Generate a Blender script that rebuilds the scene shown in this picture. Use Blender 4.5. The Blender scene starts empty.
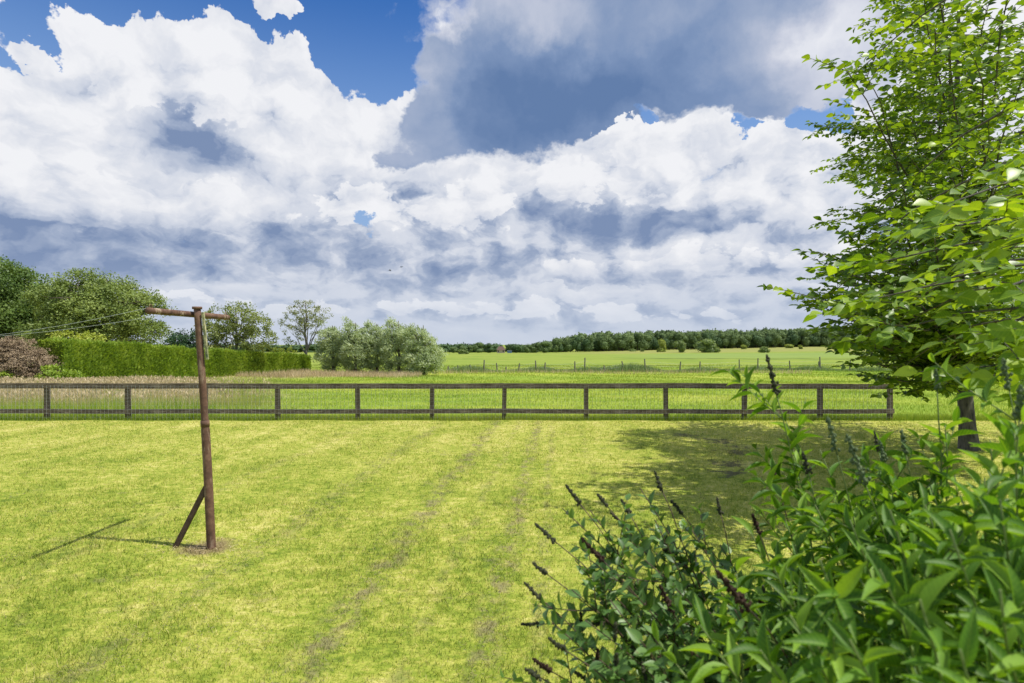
import bpy, math, random
import numpy as np
from mathutils import Vector, Matrix

# ------------------------------------------------------------------ camera
CAM_H = 2.0
F = 600.0                      # focal length in pixels of a 1024 px wide picture
HZ = 343.0                     # picture row of the horizon
scene = bpy.context.scene
cam_d = bpy.data.cameras.new('camera')
cam = bpy.data.objects.new('camera', cam_d)
scene.collection.objects.link(cam)
cam.location = (0, 0, CAM_H)
cam.rotation_euler = (math.radians(90), 0, 0)
cam_d.sensor_width = 36.0
cam_d.lens = 36.0 * F / 1024.0
cam_d.shift_y = (HZ - 341.5) / 1024.0
cam_d.clip_start = 0.05
cam_d.clip_end = 6000
cam_d.dof.use_dof = True
cam_d.dof.focus_distance = 9.0
cam_d.dof.aperture_fstop = 4.5
scene.camera = cam

scene.view_settings.view_transform = 'Standard'
scene.view_settings.look = 'None'
scene.view_settings.exposure = 0.15
scene.view_settings.gamma = 1.0
scene.view_settings.use_curve_mapping = False
scene.cycles.max_bounces = 6
scene.cycles.diffuse_bounces = 3
scene.cycles.transmission_bounces = 3
scene.cycles.transparent_max_bounces = 4
scene.cycles.glossy_bounces = 2

# ------------------------------------------------------------------ sun
SUN_DIR = Vector((1.29, -0.30, 2.34)).normalized()       # towards the sun
sun_d = bpy.data.lights.new('sun', 'SUN')
sun_d.energy = 4.8
sun_d.angle = math.radians(0.53)
sun_d.color = (1.0, 0.95, 0.86)
sun = bpy.data.objects.new('sun', sun_d)
scene.collection.objects.link(sun)
sun.rotation_euler = SUN_DIR.to_track_quat('Z', 'Y').to_euler()
SUN_EL = math.asin(SUN_DIR.z)
SUN_AZ = math.atan2(SUN_DIR.x, SUN_DIR.y)

# ------------------------------------------------------------------ node helper
class NT:
    def __init__(s, tree):
        s.t = tree; s.n = tree.nodes; s.l = tree.links
    def put(s, sock, v):
        if hasattr(v, 'is_output'): s.l.new(v, sock)
        else: sock.default_value = v
    def node(s, ty, **kw):
        nd = s.n.new(ty)
        for k, v in kw.items(): setattr(nd, k, v)
        return nd
    def m(s, op, a, b=None, c=None, clamp=False):
        nd = s.n.new('ShaderNodeMath'); nd.operation = op; nd.use_clamp = clamp
        s.put(nd.inputs[0], a)
        if b is not None: s.put(nd.inputs[1], b)
        if c is not None: s.put(nd.inputs[2], c)
        return nd.outputs[0]
    def v(s, op, a, b=None, scale=None):
        nd = s.n.new('ShaderNodeVectorMath'); nd.operation = op
        s.put(nd.inputs[0], a)
        if b is not None: s.put(nd.inputs[1], b)
        if scale is not None: s.put(nd.inputs['Scale'], scale)
        return nd.outputs['Value' if op in ('DISTANCE', 'LENGTH', 'DOT_PRODUCT') else 'Vector']
    def comb(s, x, y, z):
        nd = s.n.new('ShaderNodeCombineXYZ')
        s.put(nd.inputs[0], x); s.put(nd.inputs[1], y); s.put(nd.inputs[2], z)
        return nd.outputs[0]
    def sep(s, a):
        nd = s.n.new('ShaderNodeSeparateXYZ'); s.put(nd.inputs[0], a); return nd.outputs
    def noise(s, vec, scale, detail=3, rough=0.5, out='Fac', dist=0.0, dim='3D', lac=2.0):
        nd = s.n.new('ShaderNodeTexNoise'); nd.noise_dimensions = dim
        s.put(nd.inputs['Vector'], vec); s.put(nd.inputs['Scale'], scale)
        nd.inputs['Detail'].default_value = detail; nd.inputs['Roughness'].default_value = rough
        nd.inputs['Distortion'].default_value = dist; nd.inputs['Lacunarity'].default_value = lac
        return nd.outputs[out]
    def vor(s, vec, scale, feature='F1', smooth=0.5, detail=0.0, rand=1.0, out='Distance'):
        nd = s.n.new('ShaderNodeTexVoronoi'); nd.feature = feature
        s.put(nd.inputs['Vector'], vec); s.put(nd.inputs['Scale'], scale)
        if 'Detail' in nd.inputs: nd.inputs['Detail'].default_value = detail
        if feature == 'SMOOTH_F1': nd.inputs['Smoothness'].default_value = smooth
        nd.inputs['Randomness'].default_value = rand
        return nd.outputs[out]
    def step(s, a, lo, hi):
        nd = s.n.new('ShaderNodeMapRange'); nd.interpolation_type = 'SMOOTHSTEP'; nd.clamp = True
        s.put(nd.inputs['Value'], a); s.put(nd.inputs['From Min'], lo); s.put(nd.inputs['From Max'], hi)
        return nd.outputs['Result']
    def lin(s, a, lo, hi, o0=0.0, o1=1.0):
        nd = s.n.new('ShaderNodeMapRange'); nd.clamp = True
        s.put(nd.inputs['Value'], a); s.put(nd.inputs['From Min'], lo); s.put(nd.inputs['From Max'], hi)
        s.put(nd.inputs['To Min'], o0); s.put(nd.inputs['To Max'], o1)
        return nd.outputs['Result']
    def mix(s, f, a, b, blend='MIX'):
        nd = s.n.new('ShaderNodeMix'); nd.data_type = 'RGBA'; nd.blend_type = blend
        s.put(nd.inputs[0], f)
        for sock, v in ((nd.inputs[6], a), (nd.inputs[7], b)):
            if isinstance(v, (tuple, list)): v = tuple(v) + ((1.0,) if len(v) == 3 else ())
            s.put(sock, v)
        return nd.outputs[2]
    def ramp(s, f, stops, interp='LINEAR'):
        nd = s.n.new('ShaderNodeValToRGB'); cr = nd.color_ramp; cr.interpolation = interp
        while len(cr.elements) < len(stops): cr.elements.new(0.5)
        for e, (p, c) in zip(cr.elements, stops):
            e.position = p; e.color = tuple(c) + ((1.0,) if len(c) == 3 else ())
        s.put(nd.inputs[0], f); return nd.outputs[0]

def srgb(r, g, b):
    f = lambda c: (c / 255 / 12.92) if c / 255 <= 0.04045 else ((c / 255 + 0.055) / 1.055) ** 2.4
    return (f(r), f(g), f(b))

# ------------------------------------------------------------------ sky: clear air plus banks of cumulus, laid out by compass bearing
world = bpy.data.worlds.new('World'); scene.world = world
world.use_nodes = True
wt = world.node_tree; wt.nodes.clear(); W = NT(wt)
D = W.node('ShaderNodeTexCoord').outputs['Generated']
D = W.v('NORMALIZE', D)
dx, dy, dz = W.sep(D)
az = W.m('MULTIPLY', W.m('ARCTAN2', dx, dy), 57.29578)
el = W.m('MULTIPLY', W.m('ARCSINE', dz), 57.29578)
# cloud space: clouds shrink towards the horizon as on a real layer
psi = W.m('MULTIPLY', W.m('LOGARITHM', W.m('ADD', W.m('MAXIMUM', dz, -0.12), 0.50), 2.718), 1.10)
Q = W.comb(W.m('MULTIPLY', az, 0.01745), psi, 0.0)
n1 = W.noise(Q, 5.0, 1.0, 0.5, 'Color', dim='2D')
n2 = W.noise(Q, 14.0, 5.0, 0.6, 'Color', dim='2D')
w1 = W.v('SUBTRACT', n1, (0.5, 0.5, 0.5))
w2 = W.v('SUBTRACT', n2, (0.5, 0.5, 0.5))
warp = W.v('ADD', W.v('SCALE', w1, scale=6.0), W.v('SCALE', w2, scale=6.0))
P0 = W.comb(az, el, 0.0)
elf = W.lin(el, 0.0, 14.0, 0.35, 1.0)
P = W.v('ADD', P0, W.v('MULTIPLY', warp, W.comb(elf, W.m('MULTIPLY', elf, 0.75), 0.0)))
Ps = W.v('ADD', P0, W.v('MULTIPLY', warp, W.comb(W.m('MULTIPLY', elf, 0.55), W.m('MULTIPLY', elf, 0.35), 0.0)))
SUNQ = (0.030, 0.040, 0.0)
Qw = W.v('ADD', Q, W.v('ADD', W.v('SCALE', w2, scale=0.05), W.v('SCALE', w1, scale=0.05)))
def vor2(vec, scale, detail, sm):
    nd = W.node('ShaderNodeTexVoronoi', feature='SMOOTH_F1', voronoi_dimensions='2D')
    W.put(nd.inputs['Vector'], vec); nd.inputs['Scale'].default_value = scale
    nd.inputs['Detail'].default_value = detail; nd.inputs['Smoothness'].default_value = sm
    nd.inputs['Roughness'].default_value = 0.55
    return nd.outputs['Distance']
def puff(vec):
    a = vor2(vec, 13.0, 4.0, 0.25)
    b = W.noise(vec, 9.0, 5.0, 0.55, dim='2D')
    return W.m('ADD', W.m('MULTIPLY', a, -0.8), W.m('MULTIPLY', b, 0.8))
p_a = puff(Qw)
p_b = puff(W.v('ADD', Qw, SUNQ))
relief = W.m('SUBTRACT', p_a, p_b)           # >0 towards the light
def deg(px, py):
    u = (px - 512) / F; v = (HZ - py) / F
    r = math.sqrt(1 + u * u + v * v)
    return math.degrees(math.atan(u)), math.degrees(math.asin(v / r))
def blob(px, py, rx, ry, rot=0.0, wgt=1.0, vec=None):
    a, e = deg(px, py)
    sx = abs(deg(px + rx, py)[0] - deg(px - rx, py)[0]) / 2
    sy = abs(deg(px, py + ry)[1] - deg(px, py - ry)[1]) / 2
    mp = W.node('ShaderNodeMapping', vector_type='TEXTURE')
    W.put(mp.inputs['Vector'], vec if vec is not None else P)
    mp.inputs['Location'].default_value = (a, e, 0)
    mp.inputs['Rotation'].default_value = (0, 0, math.radians(rot))
    mp.inputs['Scale'].default_value = (sx, sy, 1)
    g = W.node('ShaderNodeTexGradient', gradient_type='SPHERICAL')
    W.l.new(mp.outputs[0], g.inputs[0])
    return W.m('MULTIPLY', g.outputs['Fac'], wgt)
def field(blobs, vec=None, mode='ADD', base=0.0):
    acc = base
    for b in blobs:
        acc = W.m(mode, blob(*b, vec=vec), acc)
    return acc
sky = W.node('ShaderNodeTexSky', sky_type='NISHITA')
sky.sun_disc = False; sky.sun_elevation = SUN_EL; sky.sun_rotation = SUN_AZ
sky.air_density = 1.0; sky.dust_density = 0.6; sky.ozone_density = 2.5; sky.altitude = 10
clear0 = W.mix(1.0, sky.outputs[0], (0.030, 0.080, 0.142), 'MULTIPLY')

clear = W.mix(W.step(el, 33.0, 8.0), clear0, srgb(150, 182, 224))

# --- cover fields (blob radii are where the falloff reaches zero)
pn = W.m('MULTIPLY', W.m('SUBTRACT', p_a, 0.05), 0.55)
# general cloud: everything that is not one of the open holes
holes = field([(395, 0, 130, 118, 0, 1.5), (360, 45, 62, 70, 0, 1.1), (205, 105, 165, 105, 0, -1.6), (285, 4, 60, 17, 0, -1.9), (22, 38, 62, 20, -25, -1.5), (110, -8, 150, 50, 0, 1.5), (0, 20, 90, 42, 0, 1.0), (250, 0, 130, 40, 0, 1.0),
               (440, 60, 60, 42, 0, 0.6), (362, 228, 26, 16, 0, 0.62), (642, 122, 17, 15, 0, 0.9),
               (738, 127, 22, 16, 0, 0.7), (824, 120, 52, 34, 0, 1.3), (120, 60, 30, 12, 0, 0.2)])
# behind and beside the picture: broken cloud
far_n = W.noise(Q, 2.5, 4.0, 0.5, dim='2D')
outside = W.m('MAXIMUM', W.step(W.m('ABSOLUTE', az), 48.0, 62.0), W.step(el, 34.0, 48.0))
open_out = W.m('MULTIPLY', outside, W.m('MULTIPLY', W.step(far_n, 0.42, 0.62), 0.9))
cov = W.m('SUBTRACT', W.m('ADD', 0.80, pn), W.m('ADD', W.m('MULTIPLY', holes, 1.45), W.m('MULTIPLY', open_out, 1.3)))
m_cloud = W.step(cov, 0.10, 0.26)

# --- shade: grey bases and the big shaded bank
dark = field([
    (190, 138, 75, 42, 0, 1.2), (225, 168, 60, 28, 0, 0.6), (90, 78, 60, 20, 15, 0.30), (250, 105, 60, 26, 0, 0.3),
    (60, 250, 280, 40, 0, 2.6), (200, 258, 120, 26, 0, 1.0), (15, 215, 100, 30, 0, 0.5), (90, 200, 150, 40, 0, 0.25),
    (310, 245, 110, 44, 0, 0.95), (420, 262, 130, 34, 0, 0.8), (290, 232, 60, 26, 0, 0.4), (300, 190, 100, 30, 0, 0.3),
    (385, 195, 80, 40, 0, 0.4), (430, 285, 150, 20, 0, 0.7), (430, 180, 60, 22, 0, 0.6), (450, 235, 100, 26, 0, 0.5),
    (520, 208, 50, 22, -8, 0.6), (620, 222, 140, 27, 0, 2.6), (680, 208, 80, 26, 8, 0.7), (580, 196, 60, 26, 0, 0.4),
    (560, 255, 110, 24, 0, 0.6), (690, 272, 150, 26, 0, 0.75), (500, 262, 100, 22, 0, 0.6), (760, 225, 70, 26, 0, 0.35),
    (800, 190, 60, 40, 0, 0.3), (600, 160, 50, 26, 0, 0.25), (760, 300, 160, 18, 0, 0.6), (850, 250, 120, 30, 0, 0.35),
    (560, 318, 220, 16, 0, 0.7), (800, 322, 170, 14, 0, 0.55), (150, 300, 160, 24, 0, 0.45), (330, 300, 140, 16, 0, 0.5),
], vec=Ps)
lowfade = W.lin(el, 1.0, 12.0, 0.45, 1.0)
rl = W.m('MULTIPLY', relief, W.m('MULTIPLY', lowfade, -0.5))
big = W.m('MULTIPLY', W.m('SUBTRACT', W.noise(Q, 7.0, 3.0, 0.5, dim='2D'), 0.5), 0.42)
shade0 = W.m('ADD', W.m('ADD', W.m('MULTIPLY', dark, 0.75), rl), W.m('ADD', W.m('MULTIPLY', big, lowfade), W.lin(el, 3.0, 20.0, 0.36, 0.13)))
shade = W.m('MAXIMUM', shade0, W.m('MULTIPLY', outside, 0.35))
softsat = lambda x, k: W.m('SUBTRACT', 1.0, W.m('EXPONENT', W.m('MULTIPLY', W.m('MAXIMUM', x, 0.0), -k)))
shade = W.m('ADD', softsat(shade, 1.15), W.m('MULTIPLY', W.m('MULTIPLY', relief, -0.35), W.step(shade, 0.4, 0.7)))
def eld(py): return deg(512, py)[1]
def cumulus(shade, blobs, base, h, dk, thr=0.42, rk=1.0, lit=0.08):
    f = W.m('ADD', field(blobs), W.m('MULTIPLY', pn, 1.5))
    eb = W.m('ADD', el, W.m('MULTIPLY', big, 1.2))
    m = W.m('MULTIPLY', W.step(f, thr, thr + 0.13), W.step(eb, eld(base) - 0.9, eld(base) + 0.5))
    g = W.m('SUBTRACT', 1.0, W.lin(eb, eld(base), eld(base - h)))
    g = W.m('MULTIPLY', W.m('POWER', g, 1.6), dk)
    s_ = W.m('ADD', W.m('ADD', g, lit), W.m('MULTIPLY', W.m('SUBTRACT', 0.08, relief), rk * 0.6))
    nd = W.node('ShaderNodeMix', data_type='FLOAT'); W.put(nd.inputs[0], m); W.put(nd.inputs[2], shade); W.put(nd.inputs[3], W.m('MAXIMUM', s_, 0.0))
    return nd.outputs[0], m
shade, _ = cumulus(shade, [(480, 312, 80, 22, 0, 1.), (540, 305, 60, 20, 0, 1.), (620, 312, 80, 20, 0, 1.), (720, 314, 90, 17, 0, 1.), (390, 308, 80, 20, 0, 1.), (280, 308, 80, 24, 0, 1.), (180, 300, 60, 16, 0, .9)], 332, 34, .35, .36, .5)
shade, _ = cumulus(shade, [(640, 268, 120, 34, 0, 1.1), (745, 264, 120, 34, 0, 1.1), (840, 258, 90, 34, 0, 1.), (560, 275, 60, 22, 0, .8)], 292, 56, .62, .44, .7)
shade, _ = cumulus(shade, [(215, 215, 150, 44, 0, 1.1), (90, 205, 200, 60, 0, 1.2), (0, 200, 120, 60, 0, 1.)], 274, 74, 1.05, .44, .8)
shade, _ = cumulus(shade, [(425, 218, 120, 46, 0, 1.1), (490, 200, 70, 40, 0, 1.), (350, 205, 90, 42, 0, 1.)], 266, 70, .62, .44, .8)
shade, _ = cumulus(shade, [(800, 165, 120, 66, 0, 1.2), (870, 190, 100, 60, 0, 1.1)], 256, 120, .5, .44, .9)
shade, _ = cumulus(shade, [(622, 165, 115, 62, 0, 1.3), (695, 178, 80, 54, 0, 1.2), (560, 195, 60, 36, 0, .9)], 238, 62, 1.25, .44, .9)
shade, _ = cumulus(shade, [(205, 85, 150, 75, 0, 1.3), (120, 60, 110, 50, 0, 1.0), (300, 130, 90, 60, 0, 1.)], 205, 110, .22, .44, .9)
shade = W.m('ADD', shade, W.m('MULTIPLY', softsat(field([(190, 140, 62, 36, 0, 1.3), (215, 165, 60, 24, 0, .8), (90, 78, 60, 16, 15, .5)], vec=Ps), 1.0), .42))
body = W.ramp(shade, [(0.0, srgb(244, 245, 249)), (0.18, srgb(235, 237, 243)), (0.45, srgb(211, 217, 230)), (0.75, srgb(163, 177, 203)), (1.0, srgb(126, 146, 182))])
# thin edges let the blue through a little
# --- the big shaded bank high on the right
bank = field([(600, 20, 260, 130, 0, 1.8), (520, 105, 170, 85, 10, 1.7), (700, 60, 220, 80, 0, 1.2), (430, 135, 85, 40, 15, 0.85), (850, 40, 180, 90, 0, 1.2),
              (760, 105, 120, 32, 0, 0.8), (400, 160, 60, 18, 10, 0.35), (590, 112, 60, 26, 0, 0.5), (470, 90, 60, 60, 0, 0.8)])
m_bank = W.step(W.m('ADD', bank, W.m('MULTIPLY', pn, 1.1)), 0.28, 0.72)
light_in = field([(428, 78, 55, 60, 0, 0.55), (405, 140, 90, 45, 0, 0.5), (505, 6, 120, 56, 0, 0.6), (450, 22, 30, 30, 0, 0.9), (800, 40, 130, 62, 0, 0.75), (880, 50, 120, 120, 0, 0.6), (690, 8, 100, 26, 0, 0.25), (560, 30, 70, 40, 0, 0.3), (820, 100, 90, 40, 0, 0.35)])
bk = W.m('SUBTRACT', W.m('ADD', 1.02, W.m('MULTIPLY', big, 0.22)), W.m('ADD', light_in, W.m('MULTIPLY', relief, 0.12)))
core = field([(540, 105, 170, 60, 8, 0.7), (620, 85, 170, 50, 0, 0.35)])
bk = W.m('ADD', bk, W.m('MULTIPLY', core, 0.55))
bk = W.m('ADD', bk, W.m('MULTIPLY', W.m('SUBTRACT', W.noise(Q, 4.0, 3.0, 0.5, dim='2D'), 0.5), 0.35))
bankc = W.ramp(W.m('MULTIPLY', bk, 0.72), [(0.0, srgb(236, 238, 245)), (0.25, srgb(200, 206, 223)), (0.5, srgb(160, 175, 203)), (0.75, srgb(128, 151, 189)), (1.0, srgb(100, 128, 172))])
body2 = W.mix(m_bank, body, bankc)
m2 = W.m('MAXIMUM', m_cloud, W.m('MULTIPLY', m_bank, W.m('SUBTRACT', 1.0, W.m('MINIMUM', W.m('MULTIPLY', field([(824, 120, 44, 26, 0, 3.0), (642, 124, 14, 13, 0, 2.5), (738, 128, 17, 12, 0, 2.0)]), 1.0), 1.0))))
# bright towers under the bank
tower = field([(640, 165, 100, 62, 0, 1.4), (575, 160, 60, 45, 0, 0.9), (620, 130, 42, 30, 0, 0.8), (690, 140, 55, 34, 0, 0.8), (775, 150, 60, 50, 0, 1.2), (780, 175, 120, 60, 0, 1.2), (860, 170, 80, 50, 0, 1.0)])
m_tow = W.m('MULTIPLY', W.step(W.m('ADD', tower, W.m('MULTIPLY', pn, 1.5)), 0.44, 0.53), W.m('SUBTRACT', 1.0, W.m('MINIMUM', W.m('MULTIPLY', outside, 1.0), 1.0)))
body3 = W.mix(m_tow, body2, body)
m3 = W.m('MAXIMUM', m2, m_tow)
col = W.mix(m3, clear, body3)
# moist air near the horizon
hz = W.m('MULTIPLY', W.step(el, 8.0, -0.5), 0.66)
col = W.mix(hz, col, srgb(192, 204, 224))
bg = W.node('ShaderNodeBackground'); W.put(bg.inputs['Color'], col); bg.inputs['Strength'].default_value = 0.88
wo = W.node('ShaderNodeOutputWorld'); W.l.new(bg.outputs[0], wo.inputs['Surface'])
world.cycles.sampling_method = 'MANUAL'; world.cycles.sample_map_resolution = 512

# ------------------------------------------------------------------ mesh helpers
rng = np.random.default_rng(7)
C = scene.collection
def nrm(a):
    a = np.asarray(a, float)
    return a / np.maximum(np.linalg.norm(a, axis=-1, keepdims=True), 1e-9)

class MB:
    """collects vertices, triangles/quads and a few per-vertex numbers, and links them as one mesh object"""
    def __init__(s): s.v = []; s.f = []; s.n = 0; s.a = {}; s.chunks = []
    def add(s, v, faces, **attrs):
        v = np.asarray(v, float).reshape(-1, 3)
        fl = [np.asarray(f, np.int64) + s.n for f in (faces if isinstance(faces, list) else [faces])]
        s.v.append(v); s.f += fl; s.chunks.append((len(v), attrs)); s.n += len(v)
    def box(s, c, size, rot=None, taper=1.0):
        hx, hy, hz = [k / 2 for k in size]
        p = np.array([[x, y, z] for z in (-hz, hz) for y in (-hy, hy) for x in (-hx, hx)], float)
        p[4:, :2] *= taper
        if rot is not None: p = p @ np.array(rot.to_3x3()).T
        p += np.array(c)
        s.add(p, np.array([[0, 2, 3, 1], [4, 5, 7, 6], [0, 1, 5, 4], [2, 6, 7, 3], [0, 4, 6, 2], [1, 3, 7, 5]]))
    def tube(s, pts, rad, seg=6, cap=True, **at):
        pts = np.asarray(pts, float); n = len(pts); rad = np.broadcast_to(rad, n)
        t = nrm(np.gradient(pts, axis=0))
        ref = np.where(np.abs(t[:, 2:3]) > 0.9, [[1., 0, 0]], [[0, 0, 1.]])
        a = nrm(np.cross(t, ref)); b = np.cross(t, a)
        ang = np.linspace(0, 2 * math.pi, seg, endpoint=False)
        ring = pts[:, None] + rad[:, None, None] * (np.cos(ang)[None, :, None] * a[:, None] + np.sin(ang)[None, :, None] * b[:, None])
        i = np.arange(n - 1)[:, None] * seg; j = np.arange(seg)[None]
        j2 = (j + 1) % seg
        q = np.stack([i + j, i + j2, i + seg + j2, i + seg + j], -1).reshape(-1, 4)
        v = ring.reshape(-1, 3); faces = [q]
        if cap:
            v = np.vstack([v, pts[:1], pts[-1:]]); k = n * seg
            jj = np.arange(seg); jn = (jj + 1) % seg
            faces.append(np.stack([jn, jj, np.full(seg, k)], -1))
            faces.append(np.stack([(n - 1) * seg + jj, (n - 1) * seg + jn, np.full(seg, k + 1)], -1))
        s.add(v, faces, **at)
    def build(s, name, mat, parent=None, smooth=False):
        me = bpy.data.meshes.new(name)
        v = np.vstack(s.v); me.vertices.add(len(v)); me.vertices.foreach_set('co', v.astype(np.float32).ravel())
        loops = np.concatenate([f.ravel() for f in s.f]).astype(np.int32)
        tot = np.concatenate([np.full(len(f), f.shape[1]) for f in s.f]).astype(np.int32)
        st = np.concatenate([[0], np.cumsum(tot)[:-1]]).astype(np.int32)
        me.loops.add(len(loops)); me.loops.foreach_set('vertex_index', loops)
        me.polygons.add(len(tot)); me.polygons.foreach_set('loop_start', st)
        try: me.polygons.foreach_set('loop_total', tot)
        except Exception: pass
        me.polygons.foreach_set('use_smooth', np.full(len(tot), smooth))
        names = set(k for _, a in s.chunks for k in a)
        for k in names:
            arr = np.concatenate([np.broadcast_to(np.asarray(a.get(k, 0.5), np.float32).ravel() if np.size(a.get(k, 0.5)) == n else np.full(n, a.get(k, 0.5)), n) for n, a in s.chunks])
            at = me.attributes.new(k, 'FLOAT', 'POINT'); at.data.foreach_set('value', arr.astype(np.float32))
        me.update(calc_edges=True)
        me.materials.append(mat)
        o = bpy.data.objects.new(name, me); C.objects.link(o)
        if parent: o.parent = parent
        return o

def tag(o, label=None, cat=None, group=None, kind=None):
    if label: o['label'] = label
    if cat: o['category'] = cat
    if group: o['group'] = group
    if kind: o['kind'] = kind
    return o
def thing(name, label, cat, loc=(0, 0, 0), rz=0.0, group=None):
    o = bpy.data.objects.new(name, None); C.objects.link(o)
    o.location = loc; o.rotation_euler = (0, 0, rz); o.empty_display_size = 0.2
    return tag(o, label, cat, group)
def copy_tree(o, parent=None):
    c = o.copy(); C.objects.link(c); c.parent = parent
    for ch in list(o.children): copy_tree(ch, c)
    return c

# leaf shapes: rows are (along, side, up) ; quads
T_DIAMOND = (np.array([[0, 0, 0], [.5, -.5, 0], [1, 0, 0], [.5, .5, 0]]), [np.array([[0, 1, 2, 3]])])
T_FOLD = (np.array([[0, 0, 0], [.45, -.5, .06], [1, 0, -.06], [.45, .5, .06], [.5, 0, -.04]]), [np.array([[0, 1, 2, 4], [0, 4, 2, 3]])])
def leaf_tpl(wprof, fold=.10, curve=.18):
    a = np.linspace(0, 1, len(wprof)); v = []
    for x, w in zip(a, wprof):
        dz = -curve * x * x
        v += [[x, -w, dz + fold * w * 2], [x, 0, dz], [x, w, dz + fold * w * 2]]
    f = []
    for i in range(len(wprof) - 1):
        k = i * 3; f += [[k, k + 1, k + 4, k + 3], [k + 1, k + 2, k + 5, k + 4]]
    return np.array(v, float), [np.array(f)]
T_OVAL = leaf_tpl([.04, .34, .49, .50, .38, .20, .02], .10, .16)
T_MID = leaf_tpl([.06, .42, .50, .34, .02], .12, .18)
T_LANCE = leaf_tpl([.05, .30, .46, .50, .46, .36, .20, .03], .16, .28)
def add_leaves(mb, P, d, nn, L, Wd, tpl=T_FOLD, **at):
    P = np.asarray(P, float); N = len(P)
    if N == 0: return
    d = nrm(d); s_ = nrm(np.cross(nn, d)); u = np.cross(d, s_)
    L = np.broadcast_to(L, N); Wd = np.broadcast_to(Wd, N)
    tv, tf = tpl; k = len(tv)
    v = (P[:, None] + tv[None, :, 0:1] * (L[:, None, None] * d[:, None]) + tv[None, :, 1:2] * (Wd[:, None, None] * s_[:, None])
         + tv[None, :, 2:3] * (L[:, None, None] * u[:, None]))
    off = (np.arange(N) * k)[:, None, None]
    aa = {}
    for kk, val in at.items(): aa[kk] = np.repeat(np.broadcast_to(val, N), k)
    if 'rnd' not in aa: aa['rnd'] = np.repeat(rng.random(N), k)
    aa['side'] = np.tile(tv[:, 1], N); aa['along'] = np.tile(tv[:, 0], N)
    mb.add(v.reshape(-1, 3), [(f[None] + off).reshape(-1, f.shape[1]) for f in tf], **aa)
def rdir(n, zb=0.0):
    v = rng.normal(size=(n, 3)); v = nrm(v); v[:, 2] += zb
    return nrm(v)

def smooth(x, a, b):
    t = np.clip((x - a) / (b - a), 0, 1); return t * t * (3 - 2 * t)
_KY = np.array([-50, 16, 30, 65, 150, 265, 450, 3000.])
_KL = np.array([0, 0, -.30, -1.12, -2.0, -3.2, -5.4, -6.0])
_KR = np.array([0, 0, -.30, -1.12, -2.0, -1.9, -1.2, -1.0])
def gz(x, y):
    x = np.asarray(x, float); y = np.asarray(y, float)
    u = np.clip((x / np.maximum(y, 1) - 0.05) / 0.45, 0, 1)
    z = np.interp(y, _KY, _KL) * (1 - u) + np.interp(y, _KY, _KR) * u
    far = smooth(y, 15.6, 24)
    z += far * 0.07 * (np.sin(x * .31 + 1.3) * np.cos(y * .23) + .6 * np.sin(x * .83 + y * .55))
    z += (1 - far) * 0.012 * (np.sin(x * 1.1 + .4) * np.cos(y * .9) + .7 * np.sin(x * 2.3 + y * 1.7))
    return z

# ------------------------------------------------------------------ materials
def new_mat(name):
    m = bpy.data.materials.new(name); m.use_nodes = True; m.node_tree.nodes.clear()
    return m, NT(m.node_tree)
def attr(N, name):
    nd = N.node('ShaderNodeAttribute'); nd.attribute_name = name; return nd.outputs['Fac']
def out_surf(N, shader):
    o = N.node('ShaderNodeOutputMaterial'); N.l.new(shader, o.inputs['Surface'])
def pbr(N, col, rough=0.8, bump=None, bstr=0.3, bdist=0.01, spec=0.5):
    p = N.node('ShaderNodeBsdfPrincipled'); N.put(p.inputs['Base Color'], col if not isinstance(col, tuple) else col + (1.,))
    N.put(p.inputs['Roughness'], rough); p.inputs['Specular IOR Level'].default_value = spec
    if bump is not None:
        b = N.node('ShaderNodeBump'); b.inputs['Strength'].default_value = bstr; b.inputs['Distance'].default_value = bdist
        N.l.new(bump, b.inputs['Height']); N.l.new(b.outputs[0], p.inputs['Normal'])
    return p.outputs[0]
def position(N): return N.node('ShaderNodeNewGeometry').outputs['Position']
def leaf_shader(N, col, trans=0.35, rough=0.5, gloss=0.35, tint=(1.25, 1.2, 0.5)):
    p = N.node('ShaderNodeBsdfPrincipled'); N.put(p.inputs['Base Color'], col); N.put(p.inputs['Roughness'], rough)
    p.inputs['Specular IOR Level'].default_value = gloss
    t = N.node('ShaderNodeBsdfTranslucent'); N.put(t.inputs['Color'], N.mix(1.0, col, tint, 'MULTIPLY'))
    mx = N.node('ShaderNodeMixShader'); mx.inputs[0].default_value = trans
    N.l.new(p.outputs[0], mx.inputs[1]); N.l.new(t.outputs[0], mx.inputs[2]); return mx.outputs[0]
def foliage(name, dark, mid, light, trans=0.35, scale=0.6, rough=0.5, gloss=0.3, rib=False, clump=0.5, tint=(1.25, 1.2, .5)):
    m, N = new_mat(name)
    r = attr(N, 'rnd'); n = N.noise(position(N), scale, 3)
    f = N.m('ADD', N.m('MULTIPLY', r, 1 - clump), N.m('MULTIPLY', N.lin(n, .3, .7), clump))
    c = N.ramp(f, [(0, dark), (.5, mid), (1, light)])
    if rib:
        s = N.m('ABSOLUTE', attr(N, 'side'))
        c = N.mix(N.m('MULTIPLY', N.step(s, .07, .0), .5), c, light)
        wv = N.m('SINE', N.m('MULTIPLY', N.m('SUBTRACT', attr(N, 'along'), N.m('MULTIPLY', s, .45)), 58.))
        c = N.mix(N.m('MULTIPLY', N.step(wv, .55, 1.), .22), c, light)
        mt = N.noise(position(N), 90, 3, .6)
        c = N.mix(N.m('MULTIPLY', N.step(mt, .55, .72), .30), c, dark)
        c = N.mix(N.m('MULTIPLY', N.step(N.noise(position(N), 38, 3, .7), .66, .72), .55), c, (.16, .11, .035))
    out_surf(N, leaf_shader(N, c, trans, rough, gloss, tint)); return m
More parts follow.
